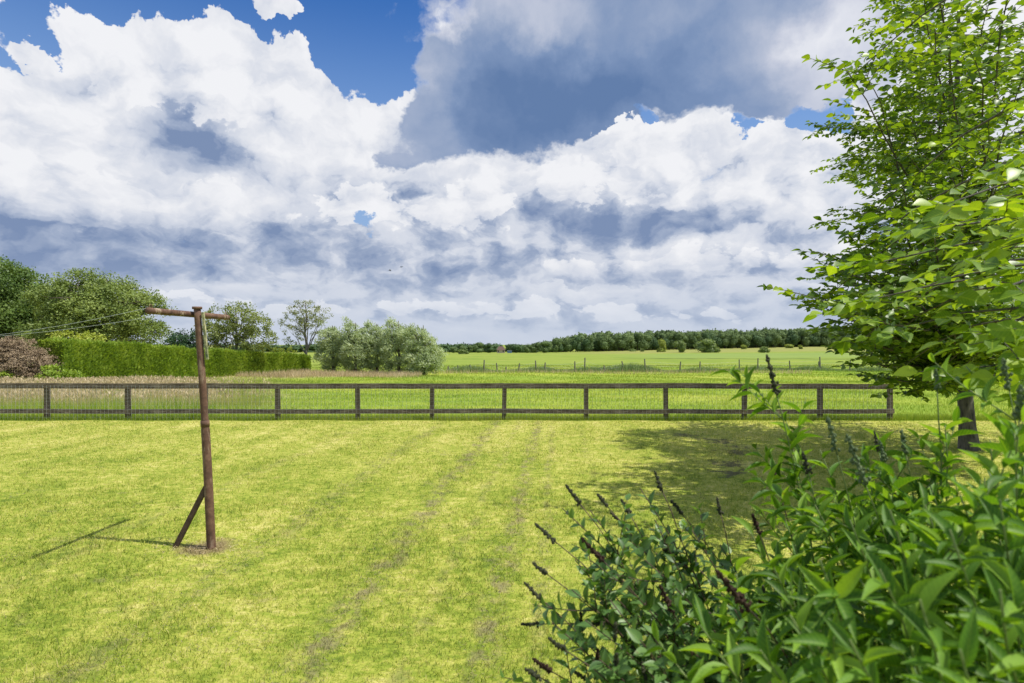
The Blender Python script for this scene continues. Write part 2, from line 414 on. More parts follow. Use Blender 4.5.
def bark(name, c1, c2, scale=14):
    m, N = new_mat(name); p = position(N)
    q = N.v('MULTIPLY', p, (1, 1, .3))
    n = N.noise(q, scale, 5, .65); c = N.mix(N.lin(n, .3, .7), c1, c2)
    out_surf(N, pbr(N, c, .9, n, .6, .02)); return m

M = {}
# lawn / meadow colouring shared by the ground sheet and the blades growing on it
def lawn_color(N, pos, blade=None):
    x, y, z = N.sep(pos)
    flat = N.comb(x, y, 0.0)
    n1 = N.noise(flat, .55, 4, .6); n2 = N.noise(flat, 3.2, 4, .65); n3 = N.noise(N.v('MULTIPLY', flat, (1., .35, 1.)), 1.5, 3, .6)
    n4 = N.noise(N.v('MULTIPLY', flat, (.7, 1., 1.)), 10., 3, .6)
    n5 = N.noise(N.v('MULTIPLY', flat, (.8, 1.2, 1.)), 26., 2, .6)
    f = N.m('ADD', N.m('MULTIPLY', n1, .20), N.m('ADD', N.m('MULTIPLY', n2, .22), N.m('ADD', N.m('MULTIPLY', n3, .10), N.m('ADD', N.m('MULTIPLY', n4, .28), N.m('MULTIPLY', n5, .20)))))
    f = N.m('ADD', N.m('MULTIPLY', N.m('SUBTRACT', f, .5), 1.75), .49)
    f = N.m('ADD', f, N.m('MULTIPLY', N.m('SINE', N.m('ADD', N.m('MULTIPLY', N.m('SUBTRACT', x, N.m('MULTIPLY', y, .075)), 5.6), N.m('MULTIPLY', n1, 3.))), .018))
    if blade is not None: f = N.m('ADD', f, N.m('MULTIPLY', N.m('SUBTRACT', blade, .5), .42))
    f = N.m('ADD', f, N.lin(y, 6, 15, 0, .07))
    c = N.ramp(f, [(.30, LG[0]), (.44, LG[1]), (.56, LG[2]), (.70, LG[3])])
    # lines of dropped clippings left by the mower
    s = N.m('SUBTRACT', x, N.m('MULTIPLY', y, .075))
    s = N.m('ADD', s, N.m('MULTIPLY', N.m('SUBTRACT', N.noise(flat, .8, 2), .5), .25))
    acc = 0.0
    for x0, w, a in ((-.47, .16, 1.), (-1.55, .22, .95), (-.12, .08, .6), (-2.9, .2, .5), (.55, .1, .35), (-4.6, .25, .4), (-.95, .1, .5)):
        acc = N.m('ADD', acc, N.m('MULTIPLY', N.step(N.m('ABSOLUTE', N.m('SUBTRACT', s, x0)), w, w * .2), a))
    brk = N.step(N.noise(N.v('MULTIPLY', flat, (1.4, 1., 1.)), 3.2, 7, .78), .45, .60)
    clip = N.m('MULTIPLY', acc, brk)
    rnd_clip = N.m('MULTIPLY', N.step(N.noise(N.v('MULTIPLY', flat, (1., 1.5, 1.)), 1.9, 8, .8), .56, .68), .75)
    clip = N.m('MAXIMUM', clip, rnd_clip)
    # bare earth at the pole and worn soil by the tree
    d1 = N.v('DISTANCE', flat, (-2.98, 5.88, 0))
    soil = N.step(N.m('ADD', d1, N.m('MULTIPLY', N.m('SUBTRACT', n2, .5), .5)), .34, .10)
    soil2 = None
    for sx, sy, sr in ((4.3, 12.2, .34), (3.75, 13.1, .26), (4.05, 10.9, .34), (3.6, 9.9, .3), (4.0, 12.6, .2), (4.3, 11.5, .22), (3.3, 9.3, .24)):
        dd = N.v('DISTANCE', flat, (sx, sy, 0))
        k = N.step(N.m('ADD', dd, N.m('ADD', N.m('MULTIPLY', N.m('SUBTRACT', n2, .5), 1.2), N.m('MULTIPLY', N.m('SUBTRACT', n4, .5), 1.3))), sr, sr * .3)
        soil2 = k if soil2 is None else N.m('MAXIMUM', soil2, k)
    c = N.mix(N.m('MULTIPLY', clip, .72), c, (.26, .215, .125))
    c = N.mix(N.m('MULTIPLY', soil, .85), c, (.26, .19, .11))
    c = N.mix(N.m('MULTIPLY', soil2, .8), c, (.13, .11, .075))
    return c
LG = [(.12, .185, .022), (.265, .335, .040), (.43, .45, .082), (.66, .60, .21)]
def meadow_color(N, pos, blade=None):
    x, y, z = N.sep(pos); flat = N.comb(x, y, 0.0)
    st = N.v('MULTIPLY', flat, (.35, 1., 1.))
    n1 = N.noise(st, .12, 4, .6); n2 = N.noise(st, .8, 4, .65); n0 = N.noise(st, .03, 3, .55)
    f = N.m('ADD', N.m('MULTIPLY', n1, .45), N.m('ADD', N.m('MULTIPLY', n2, .35), N.m('MULTIPLY', n0, .2)))
    if blade is not None: f = N.m('ADD', f, N.m('MULTIPLY', N.m('SUBTRACT', blade, .5), .25))
    c = N.ramp(f, [(.32, (.15, .25, .026)), (.46, (.27, .38, .042)), (.58, (.42, .48, .070)), (.72, (.54, .52, .16))])
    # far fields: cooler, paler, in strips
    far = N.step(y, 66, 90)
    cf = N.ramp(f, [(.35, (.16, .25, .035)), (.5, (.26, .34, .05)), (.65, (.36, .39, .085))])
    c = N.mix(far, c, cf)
    u = N.m('DIVIDE', x, N.m('MAXIMUM', y, 1.))
    right = N.step(u, .12, .30)
    wob = N.m('MULTIPLY', N.m('SUBTRACT', N.noise(flat, .02, 2), .5), 30.)
    yy = N.m('ADD', y, wob)
    dry = N.m('MULTIPLY', N.step(yy, 250, 300), N.m('MAXIMUM', N.step(u, .02, .2), .15))
    c = N.mix(N.m('MULTIPLY', dry, .85), c, N.ramp(n2, [(.3, (.22, .27, .06)), (.7, (.40, .36, .12))]))
    pale = N.m('MULTIPLY', N.m('MULTIPLY', N.step(yy, 158, 172), N.step(yy, 250, 235)), right)
    c = N.mix(N.m('MULTIPLY', pale, .6), c, (.23, .33, .09))
    ditch = N.m('MULTIPLY', N.m('MULTIPLY', N.step(yy, 146, 150), N.step(yy, 160, 155)), right)
    c = N.mix(N.m('MULTIPLY', ditch, .85), c, (.08, .14, .03))
    # ungrazed straw-coloured grass on the left behind the rail fence
    u2 = N.m('ADD', u, N.m('MULTIPLY', N.m('SUBTRACT', n1, .5), .5))
    left = N.m('MULTIPLY', N.step(u2, -.30, -.52), N.step(y, 15.4, 16.5))
    straw = N.m('MULTIPLY', left, N.step(n2, .36, .56))
    c = N.mix(N.m('MULTIPLY', N.m('MULTIPLY', straw, N.step(y, 17.5, 21.)), .6), c, (.44, .36, .20))
    band = N.m('MULTIPLY', N.m('MULTIPLY', N.step(y, 44, 49), N.step(y, 60, 55)), N.step(u2, -.16, -.30))
    c = N.mix(N.m('MULTIPLY', band, N.lin(n2, .3, .6, .3, .9)), c, (.46, .38, .20))
    return c
def ground_material():
    m, N = new_mat('grass_ground'); pos = position(N); y = N.sep(pos)[1]
    c = N.mix(N.step(y, 15.35, 15.5), lawn_color(N, pos), meadow_color(N, pos))
    c = N.mix(1.0, c, (.85, .85, .85), 'MULTIPLY')
    out_surf(N, pbr(N, c, .95, N.noise(pos, 30, 3), .4, .02, .1)); return m
def blade_material(name, fn, tr=.35, straw=0.0):
    m, N = new_mat(name); pos = position(N); r = attr(N, 'rnd'); t = attr(N, 'tt')
    c = fn(N, pos, r)
    c = N.mix(N.m('MULTIPLY', N.step(r, .90, .97), .55), c, (.42, .36, .18))
    out_surf(N, leaf_shader(N, c, tr, .55, .22, (1.15, 1.15, .6))); return m
M['ground'] = ground_material()
M['lawn'] = blade_material('lawn_blades', lawn_color)
M['meadow'] = blade_material('meadow_blades', meadow_color)
def simple(name, c1, c2, scale=8, rough=.8, stretch=(1, 1, 1), bump=.3, detail=5, lo=.35, hi=.65, spec=.4):
    m, N = new_mat(name)
    tc = N.node('ShaderNodeTexCoord').outputs['Object']
    n = N.noise(N.v('MULTIPLY', tc, stretch), scale, detail, .65)
    out_surf(N, pbr(N, N.mix(N.lin(n, lo, hi), c1, c2), rough, n, bump, .01, spec)); return m

# ------------------------------------------------------------------ ground: one sheet to the horizon
def ground():
    ys = np.concatenate([np.linspace(-12, 20, 65), np.linspace(20.6, 70, 80), np.geomspace(71.5, 2600, 90)])
    us = np.linspace(-1, 1, 121); us = np.sign(us) * np.abs(us) ** 1.3
    half = np.maximum(30, ys * 1.3 + 20)
    X = us[None] * half[:, None]; Y = np.broadcast_to(ys[:, None], X.shape)
    Z = gz(X, Y)
    n, k = X.shape; i = np.arange(n - 1)[:, None] * k + np.arange(k - 1)[None]
    mb = MB(); mb.add(np.stack([X, Y, Z], -1), np.stack([i, i + 1, i + k + 1, i + k], -1).reshape(-1, 4))
    tag(mb.build('ground', M['ground'], smooth=True), 'level mown lawn and open pasture running to the woods', 'ground', kind='structure')
ground()

# ------------------------------------------------------------------ grass
def blades(mb, x, y, h, w, lean=.5, seg2=True, z0=-.004):
    n = len(x); z = gz(x, y) + z0
    a = rng.random(n) * 2 * math.pi; side = np.stack([np.cos(a), np.sin(a), np.zeros(n)], -1)
    b = rng.random(n) * 2 * math.pi; ln = (rng.random(n) ** .7) * lean
    dr = np.stack([np.cos(b) * ln, np.sin(b) * ln, np.ones(n)], -1)
    P = np.stack([x, y, z], -1); r = rng.random(n)
    if seg2:
        mid = P + dr * (h * .55)[:, None]
        tip = P + dr * h[:, None] + np.stack([np.cos(b), np.sin(b), -.35 * np.ones(n)], -1) * (h * ln * .5)[:, None]
        v = np.stack([P - side * w[:, None] / 2, P + side * w[:, None] / 2, mid + side * w[:, None] * .4, mid - side * w[:, None] * .4, tip], 1)
        o = (np.arange(n) * 5)[:, None]
        mb.add(v.reshape(-1, 3), [o + np.array([[0, 1, 2, 3]]), o + np.array([[3, 2, 4]])], rnd=np.repeat(r, 5), tt=np.tile([0, 0, .55, .55, 1.], n))
    else:
        tip = P + dr * h[:, None]
        v = np.stack([P - side * w[:, None] / 2, P + side * w[:, None] / 2, tip], 1)
        o = (np.arange(n) * 3)[:, None]
        mb.add(v.reshape(-1, 3), [o + np.array([[0, 1, 2]])], rnd=np.repeat(r, 3), tt=np.tile([0, 0, 1.], n))
def scatter(n, d0, d1, umax=.98, pw=1.0, umin=None):
    # density per square metre falls off as depth^-pw
    k = 2 - pw; t = rng.random(n)
    d = (d0 ** k + t * (d1 ** k - d0 ** k)) ** (1 / k)
    lo = -umax if umin is None else umin
    return (lo + rng.random(n) * (umax - lo)) * d, d
def lumpy(x, y, s=1.0):
    return (np.sin(x * 2.1 * s + 1) * np.cos(y * 1.7 * s) + .6 * np.sin(x * 4.3 * s - y * 3.1 * s) + .4 * np.cos(x * 7.7 * s + y * 6.1 * s)) / 2
mb = MB()
x, y = scatter(300000, 2.7, 15.42, pw=1.35)
h = (.022 + .024 * rng.random(len(x))) * (1 + .35 * lumpy(x, y)); w = .0032 * (y / 3.5) ** .75 * (.7 + .6 * rng.random(len(x)))
near = y < 7.5
blades(mb, x[near], y[near], h[near], w[near], .9)
blades(mb, x[~near], y[~near], h[~near], w[~near], .9, False)
x, y = scatter(9000, 2.8, 15.4, pw=.9)      # taller tufts missed by the mower
k = lumpy(x + 3, y * 1.3, .8) > .25; x = x[k]; y = y[k]
blades(mb, x, y, .045 + .03 * rng.random(len(x)), .004 * (y / 3.5) ** .7, .8)
tag(mb.build('lawn_grass', M['lawn']), 'short mown yellow green lawn grass in front of the rail fence', 'grass', kind='stuff')

mb = MB()
x = rng.uniform(-17, 17, 52000); y = 15.46 + np.abs(rng.normal(0, .35, len(x)))      # uncut strip under the fence
blades(mb, x, y, .07 + .11 * rng.random(len(x)), np.full(len(x), .008), .6, False)
x, y = scatter(170000, 15.7, 40, pw=1.1)
hh = (.10 + .12 * rng.random(len(x))) * (1 + .5 * lumpy(x, y, .35)); left = (x / y < -.42 + .08 * lumpy(y, x, .3)); hh = np.where(left, hh * 1.8, hh * .55)
blades(mb, x, y, hh, .010 * (y / 16) ** .9 * (.7 + .6 * rng.random(len(x))), .6, False)
x, y = scatter(110000, 38, 92, pw=1.2, umax=.95)
blades(mb, x, y, (.08 + .12 * rng.random(len(x))) * (1 + .6 * lumpy(x, y, .2)), .032 * (y / 50) ** .9 * np.ones(len(x)), .6, False)
tag(mb.build('meadow_grass', M['meadow']), 'bright green uncut pasture grass beyond the rail fence', 'grass', kind='stuff')

# straw seed heads among the grass on the left
M['straw'] = foliage('straw', (.30, .24, .13), (.55, .44, .28), (.78, .66, .46), .35, .5, .7, .1, tint=(1.1, 1.05, .8))
mb = MB()
x, y = scatter(26000, 18.5, 34, umax=-.40, umin=-.96, pw=.9)
k = lumpy(x * 1.0, y * 1.4, .45) + rng.normal(0, .35, len(x)) > -.05; k &= (x / y < -.50 + .05 * lumpy(y, x)) | (rng.random(len(x)) < .12); x = x[k]; y = y[k]; n = len(x)
hh = .30 + .28 * rng.random(n)
blades(mb, x, y, hh, .007 * (y / 18), .35, False)
P = np.stack([x, y, gz(x, y) + hh * .8], -1)
add_leaves(mb, P, rdir(n, 1.6), rdir(n), .13, .030 * (y / 20), T_DIAMOND)
x, y = scatter(8000, 47, 57, umax=-.15, umin=-.46, pw=.9); n = len(x); hh = .2 + .35 * rng.random(n)
blades(mb, x, y, hh, np.full(n, .035), .4, False)
x, y = scatter(2600, 56, 63, umax=.5, umin=-.3, pw=.9); n = len(x); blades(mb, x, y, .2 + .35 * rng.random(n), np.full(n, .04), .4, False)
tag(mb.build('dry_seed_grass', M['straw']), 'straw coloured seeding grass between the rail fence and the clipped hedge', 'grass', kind='stuff')

# clippings lying loose on the lawn
mb = MB()
x, y = scatter(70000, 2.8, 14, pw=1.2)
s = x - .075 * y; k = np.zeros(len(x))
for x0, w in ((-.47, .15), (-1.55, .2), (-2.9, .2), (-.12, .08)): k = np.maximum(k, np.exp(-((s - x0) / w) ** 2))
k = np.maximum(k, .5 * (lumpy(x * .7 + 5, y * 1.1, .9) > .55))
keep = rng.random(len(x)) < k * (.35 + .65 * (lumpy(x * 1.5, y, 1.3) > 0)); x = x[keep]; y = y[keep]; n = len(x)
d = rdir(n); d[:, 2] *= .25
add_leaves(mb, np.stack([x, y, gz(x, y) + .012 + .02 * rng.random(n)], -1), d, rdir(n, 2), .030 * (y / 5) ** .4, .0038 * (y / 4) ** .8, T_DIAMOND)
M['clip'] = foliage('clippings', (.13, .11, .06), (.24, .20, .12), (.34, .30, .19), .1, .8, .8, .1)
tag(mb.build('grass_clippings', M['clip']), 'dry grey brown grass clippings dropped in lines on the lawn', 'grass clippings', kind='stuff')

# ------------------------------------------------------------------ rail fence
def px2x(px, d): return (px - 512) / F * d
FY = 15.6
def wood_material():
    m, N = new_mat('fence_wood')
    tc = N.node('ShaderNodeTexCoord').outputs['Object']
    g = N.noise(N.v('MULTIPLY', tc, (1.5, 14, 14)), 3.5, 6, .7); b = N.noise(tc, 1.7, 3)
    c = N.ramp(N.m('ADD', N.m('MULTIPLY', g, .7), N.m('MULTIPLY', b, .3)), [(.30, (.032, .024, .018)), (.48, (.105, .082, .062)), (.66, (.29, .245, .19))])
    out_surf(N, pbr(N, c, .85, g, .7, .008, .25)); return m
M['fence'] = wood_material()
M['wire'] = simple('galvanised_wire', (.30, .31, .31), (.48, .49, .48), 20, .5)
fence = thing('rail_fence', 'long dark two rail timber fence with wire netting between lawn and meadow', 'fence', (0, FY, 0))
posts_px = [-112, -33, 47, 128, 205, 278, 358, 432, 504, 586, 666, 744, 820, 890]
posts_x = [px2x(p, FY) for p in posts_px]
for i, x in enumerate(posts_x):
    mb = MB(); z0 = float(gz(x, FY)); tp = .935
    mb.box((0, 0, (tp - .25) / 2), (.11, .09, tp + .25))
    o = mb.build('post', M['fence'], fence); o.location = (x, 0.0, z0)
    o.rotation_euler = (math.radians(rng.uniform(-1, 1)), math.radians(rng.uniform(-1.3, 1.3)), math.radians(rng.uniform(-3, 3)))
top_px = [1.0, .997, .993, .99, .99, .992, .985, .985, .99, .99, .995, .985, .98, .975]
def rail(x0, x1, z0, z1, h, yoff, t):
    L = math.hypot(x1 - x0, z1 - z0) - .006; n = 9
    mb = MB(); xs = np.linspace(-L / 2, L / 2, n); sag = -.008 * (1 - (2 * xs / L) ** 2) + rng.normal(0, .002, n)
    v = []
    for xx, sg in zip(xs, sag):
        v += [[xx, -t / 2, sg - h / 2], [xx, t / 2, sg - h / 2], [xx, t / 2, sg + h / 2], [xx, -t / 2, sg + h / 2]]
    f = []
    for i in range(n - 1):
        k = i * 4
        for j in range(4): f.append([k + j, k + (j + 1) % 4, k + 4 + (j + 1) % 4, k + 4 + j])
    f += [[3, 2, 1, 0], [(n - 1) * 4 + q for q in range(4)]]
    mb.add(np.array(v), np.array(f)); o = mb.build('rail', M['fence'], fence)
    o.location = ((x0 + x1) / 2, yoff, (z0 + z1) / 2); o.rotation_euler = (0, -math.atan2(z1 - z0, x1 - x0), 0)
for a in range(0, len(posts_x) - 1, 2):
    b = min(a + 2, len(posts_x) - 1)
    if b == a: continue
    xa = posts_x[a] - (.05 if a == 0 else 0); xb = posts_x[b] + (.06 if b == len(posts_x) - 1 else 0)
    rail(xa, xb, top_px[a] - .098, top_px[b] - .098, .135, -.045 - .028, .05)
    rail(xa, xb, .235 + rng.normal(0, .006), .235 + rng.normal(0, .006), .115, -.045 - .028, .05)
mb = MB()
for x in np.arange(posts_x[0], posts_x[-1], .10): mb.box((x, -.104, .46), (.0028, .0028, .90))
for z in (.08, .18, .28, .38, .48, .58, .68, .78, .88): mb.box(((posts_x[0] + posts_x[-1]) / 2, -.1000, z), (posts_x[-1] - posts_x[0], .0028, .0028))
mb.build('wire_netting', M['wire'], fence)

# ------------------------------------------------------------------ old steel washing-line pole
def rust(name, pale=.3):
    m, N = new_mat(name); tc = N.node('ShaderNodeTexCoord').outputs['Object']
    n = N.noise(tc, 9, 6, .7); n2 = N.noise(tc, 40, 4, .7); n3 = N.noise(N.v('MULTIPLY', tc, (1, 1, .25)), 14, 5, .7)
    c = N.ramp(n, [(.3, (.06, .032, .022)), (.5, (.125, .066, .042)), (.68, (.22, .13, .08))])
    c = N.mix(N.m('MULTIPLY', N.step(n3, .54, .64), pale), c, (.42, .34, .24))
    out_surf(N, pbr(N, c, .75, n2, .5, .004, .35)); return m
M['rust'] = rust('rusty_steel', .35); M['rust_pale'] = rust('rusty_steel_lichen', .9)
def lichen():
    m, N = new_mat('lichened_lath'); tc = N.node('ShaderNodeTexCoord').outputs['Object']
    n = N.noise(N.v('MULTIPLY', tc, (1, 1, .6)), 26, 5, .7)
    out_surf(N, pbr(N, N.ramp(n, [(.36, (.07, .10, .05)), (.5, (.27, .27, .13)), (.62, (.50, .46, .26))]), .9, n, .6, .005)); return m
M['lichen'] = lichen()
base = (-2.925, 5.85); top = np.array([-3.07, 5.85, 2.34])
pole = thing('clothes_pole', 'leaning rusty brown steel washing line pole with T bar standing on lawn', 'clothes pole', (base[0], base[1], 0))
b0 = np.array([0, 0, -.15]); t0 = top - np.array([base[0], base[1], 0])
mb = MB(); n = 26; tt = np.linspace(0, 1, n)
pts = b0 + (t0 - b0) * tt[:, None]; pts[:, 0] += .012 * np.sin(tt * 3.1)
rad = np.where(tt < .56, .042 - .004 * tt, .035 - .003 * tt)
mb.tube(pts, rad, 20); mb.build('post', M['rust'], pole, True)
mb = MB(); k = int(.56 * n); mb.tube([pts[k - 1] * .6 + pts[k] * .4, pts[k]] , .0415, 20); mb.build('collar', M['rust'], pole, True)
# T bar runs mostly away from the camera
L0 = np.array([-3.205, 5.28, 2.285]) - np.array([base[0], base[1], 0]); L1 = np.array([-3.06, 6.46, 2.275]) - np.array([base[0], base[1], 0])
mb = MB(); tt = np.linspace(0, 1, 14); pts = L0 + (L1 - L0) * tt[:, None]
off = np.array([.0, 0, 0]); mb.tube(pts + off, .029, 16); mb.build('crossbar', M['rust_pale'], pole, True)
mb = MB(); mb.tube(np.array([t0 + [0, 0, -.01], t0 + [0, 0, .014]]), .045, 18); mb.build('cap', M['rust'], pole, True)
for q in (L0 + (L1 - L0) * .03, L0 + (L1 - L0) * .97):
    mb = MB(); a = np.linspace(0, 2 * math.pi, 14)
    mb.tube(np.stack([q[0] + 0 * a, q[1] + .018 * np.cos(a), q[2] + .035 + .022 * np.sin(a)], -1), .004, 6, cap=False); mb.build('eye_bolt', M['rust'], pole, True)
# brace: flat bar from ground up to the post
mb = MB(); A = np.array([-.42, .02, -.1]); B = np.array([-.055, 0, .60])
ax = Vector(B - A); mb.box((A + B) / 2, (.034, .045, ax.length), ax.to_track_quat('Z', 'Y').to_matrix()); mb.build('brace', simple('brace_steel', (.045, .028, .020), (.12, .075, .05), 12, .8), pole)
# lath tied to the pole
mb = MB(); A = np.array([.062, -.01, 2.30]) + [t0[0], 0, 0]; B = np.array([.105, -.01, 1.84]) + [t0[0], 0, 0]
ax = Vector(B - A); mb.box((A + B) / 2, (.026, .02, ax.length), ax.to_track_quat('Z', 'Y').to_matrix()); mb.build('lath', M['lichen'], pole)
def line(a, b, sag, name, label):
    mb = MB(); tt = np.linspace(0, 1, 30)[:, None]; p = a + (b - a) * tt; p[:, 2] -= sag * 4 * (tt * (1 - tt))[:, 0]
    mb.tube(p, .0021, 6); tag(mb.build(name, M['line'], None, True), label, 'clothes line')
M['line'] = simple('pale_cord', (.35, .38, .36), (.5, .53, .5), 20, .6)
P0w = np.array([-3.205, 5.31, 2.315])
line(P0w, np.array([-9.6, 7.4, 2.16]), .23, 'clothes_line', 'upper pale washing line tied to near end of rusty T bar')
line(np.array([-3.19, 5.40, 2.245]) , np.array([-9.7, 8.2, 2.14]), .15, 'clothes_line', 'lower faint washing line running left from under the T bar')
# a few fallen twigs and dead stalks at its foot
mb = MB(); n = 260; a = rng.random(n) * 6.28; r = .05 + .3 * rng.random(n) ** 1.3
P = np.stack([base[0] - .1 + r * np.cos(a) * 1.6, base[1] + r * np.sin(a), .012 + .01 * rng.random(n)], -1); d = rdir(n); d[:, 2] *= .3
add_leaves(mb, P, d, rdir(n, 2), .05, .005, T_DIAMOND); tag(mb.build('dead_grass', M['straw']), 'ring of dead straw around the foot of the rusty pole', 'dead grass', kind='stuff')

# ------------------------------------------------------------------ trees in the middle distance
M['bark_brown'] = bark('bark_brown', (.055, .042, .032), (.15, .12, .09)); M['bark_grey'] = bark('bark_grey', (.10, .09, .075), (.24, .22, .19))
M['oak_dark'] = foliage('oak_dark', (.06, .115, .024), (.12, .195, .04), (.22, .30, .07), .3, .35)
M['oak_mid'] = foliage('oak_mid', (.10, .155, .035), (.21, .28, .065), (.37, .44, .13), .3, .35)
M['olive'] = foliage('olive_leaf', (.13, .17, .045), (.23, .28, .08), (.36, .40, .14), .35, .6)
M['thin'] = foliage('thin_leaf', (.12, .15, .045), (.22, .25, .07), (.36, .37, .12), .35, .6)
M['willow'] = foliage('willow_leaf', (.20, .27, .12), (.36, .44, .22), (.60, .66, .42), .3, .7, .45, .4)
M['conifer'] = foliage('conifer_leaf', (.018, .05, .016), (.035, .085, .028), (.06, .12, .04), .15, .8)
M['gold'] = foliage('gold_leaf', (.24, .30, .04), (.38, .44, .07), (.52, .56, .13), .35, .9)
M['hedge'] = foliage('hedge_leaf', (.10, .18, .018), (.26, .375, .042), (.47, .56, .10), .3, .6, clump=.4)
M['dead'] = foliage('dead_foliage', (.14, .105, .065), (.30, .225, .145), (.52, .42, .29), .1, 1.2, .9, .05, tint=(1, .9, .8))
def sphere_pts(n, lo=0.0):
    v = rdir(n); r = (lo + (1 - lo) * rng.random(n)) ** (1 / 3); return v * r[:, None]
def crown_mesh(mb, ell, per_m3, leaf, aspect=.6, tpl=T_DIAMOND, sub=.45, bias=None, dens=1.0, up=.5, shell=.35, km=1.0):
    """ellipsoids filled with sub-clumps of leaves; gaps stay between the sub-clumps"""
    for (cx, cy, cz, rx, ry, rz) in ell:
        vol = 4.19 * rx * ry * rz; ns = max(5, int(vol * per_m3 * dens))
        c = sphere_pts(ns, shell); 
        c *= (1 + .16 * np.sin(c[:, :1] * 5 + cx) * np.cos(c[:, 2:] * 6 + cz))
        c = c * [rx, ry, rz] + [cx, cy, cz]
        sr = sub * (.6 + .8 * rng.random(ns)); tone = rng.random(ns)
        k = (rng.integers(22, 44, ns) * km).astype(int); idx = np.repeat(np.arange(ns), k); n = len(idx)
        off = rdir(n) * (rng.random(n) ** .45 * sr[idx])[:, None] * [1.15, 1.15, .7]
        P = c[idx] + off
        out = nrm(off + (P - [cx, cy, cz]) * .4)
        d = nrm(rdir(n) + (np.array(bias) if bias is not None else 0) + out * .3)
        nn = nrm(out * .6 + [0, 0, up] + rdir(n) * .6)
        L = leaf * (.6 + .8 * rng.random(n))
        add_leaves(mb, P, d, nn, L, L * aspect, tpl, rnd=np.clip(tone[idx] * .6 + rng.random(n) * .4, 0, 1))
def limb(p0, p1, bend=.15, n=7):
    t = np.linspace(0, 1, n)[:, None]; p = p0 + (p1 - p0) * t
    L = np.linalg.norm(p1 - p0); j = rng.normal(0, bend * L * .3, 3); j[2] = abs(j[2])
    return p + j * np.sin(t * math.pi) + rng.normal(0, L * .012, (n, 3)) * np.sin(t * math.pi)
def mid_tree(name, label, x, y, ell, tr, mat, bmat, per_m3=2.2, leaf=.2, sub=.5, group=None, cat='tree', limbs=True, **kw):
    z = float(gz(x, y)); t = thing(name, label, cat, (x, y, z), group=group)
    mb = MB(); top = max(e[2] + e[5] * .5 for e in ell)
    ax = np.array([np.mean([e[0] for e in ell]) * .4, 0, top])
    n = 8; tp = limb(np.array([0, 0, -.15]), ax, .06, n); mb.tube(tp, np.linspace(tr * 1.25, tr * .25, n), 8)
    if limbs:
        for e in ell:
            for _ in range(2):
                s = rng.uniform(.25, .75); p0 = tp[int(s * (n - 1))]; q = np.array(e[:3]) + sphere_pts(1)[0] * np.array(e[3:]) * .75
                q[2] = max(q[2], p0[2] + .2); lp = limb(p0, q, .2); mb.tube(lp, np.linspace(tr * .45, tr * .08, len(lp)), 5)
                for _ in range(3):
                    p1 = lp[rng.integers(2, 6)]; q2 = q + rng.normal(0, .35, 3) * np.array(e[3:]); mb.tube(limb(p1, q2, .2, 5), np.linspace(tr * .16, tr * .04, 5), 4)
    mb.build('trunk', bmat, t, True)
    mb = MB(); crown_mesh(mb, ell, per_m3, leaf, sub=sub, **kw); mb.build('crown', mat, t)
    return t
def W_(px, d): return px2x(px, d)
# ellipsoids are in metres from the tree's foot
mid_tree('oak_tree', 'tall dark green oak at far left behind the brown dead shrub', W_(2, 62), 62,
  [(-1.5, 0, 9.0, 2.9, 3.4, 2.6), (1.9, 0, 8.4, 2.4, 3.0, 2.2), (.4, -2, 7.4, 2.6, 2, 2.0), (3.9, 0, 7.0, 2.0, 2.6, 1.9), (-4, 0, 6.5, 3.0, 3.5, 3), (0, -1, 5.2, 5, 4, 2.6), (4, 0, 5.2, 2.6, 3, 2.6), (-5, 0, 9, 2.4, 3, 2), (1, 0, 3.2, 4.6, 3, 1.8)], .35, M['oak_dark'], M['bark_brown'], .85, .24, 1.0, km=4.2, shell=.5)
mid_tree('oak_tree', 'wide spreading mid green oak behind the hedge with rounded crown', W_(103, 57), 57,
  [(-1.8, 0, 7.9, 2.2, 3.0, 1.9), (.4, .5, 7.5, 1.9, 2.6, 1.7), (2.2, 0, 6.9, 1.8, 2.6, 1.6), (-3.9, 0, 6.8, 2.0, 2.6, 1.9), (-.3, -1.6, 6.2, 2.2, 1.8, 1.5), (3.6, 0, 5.6, 2.0, 2.6, 1.9), (0, -.8, 5.0, 3.4, 3, 1.9), (-3.4, -.5, 3.6, 3.2, 3, 1.9), (4.6, 0, 3.9, 1.5, 2, 1.0), (1, -.5, 3.3, 2, 2.4, 1.3), (5.3, 0, 2.9, 1.0, 1.4, .8)], .33, M['oak_mid'], M['bark_brown'], 1.05, .20, .85, km=4.2, shell=.5)
mid_tree('conifer_shrub', 'low very dark green evergreen just left of the rusty pole top', W_(186, 50), 50,
  [(0, 0, 3.0, 1.3, 1.3, 1.0), (-.8, 0, 2.3, 1, 1, 1.1), (.9, 0, 2.2, 1, 1, 1.2)], .12, M['conifer'], M['bark_brown'], 10, .16, .35, cat='shrub')
mid_tree('ash_tree', 'loose olive green tree behind the hedge right of the rusty pole', W_(236, 52), 52,
  [(-1.5, 0, 4.6, 1.3, 1.5, 1.3), (.4, 0, 5.0, 1.3, 1.5, 1.35), (1.9, 0, 4.4, 1.1, 1.5, 1.1), (-.6, 0, 3.6, 1.7, 1.6, 1.1), (1.8, 0, 3.1, 1.7, 1.6, 1.1), (-2.3, 0, 3.4, 1.2, 1.3, 1.0)], .14, M['olive'], M['bark_grey'], 5.0, .17, .36)
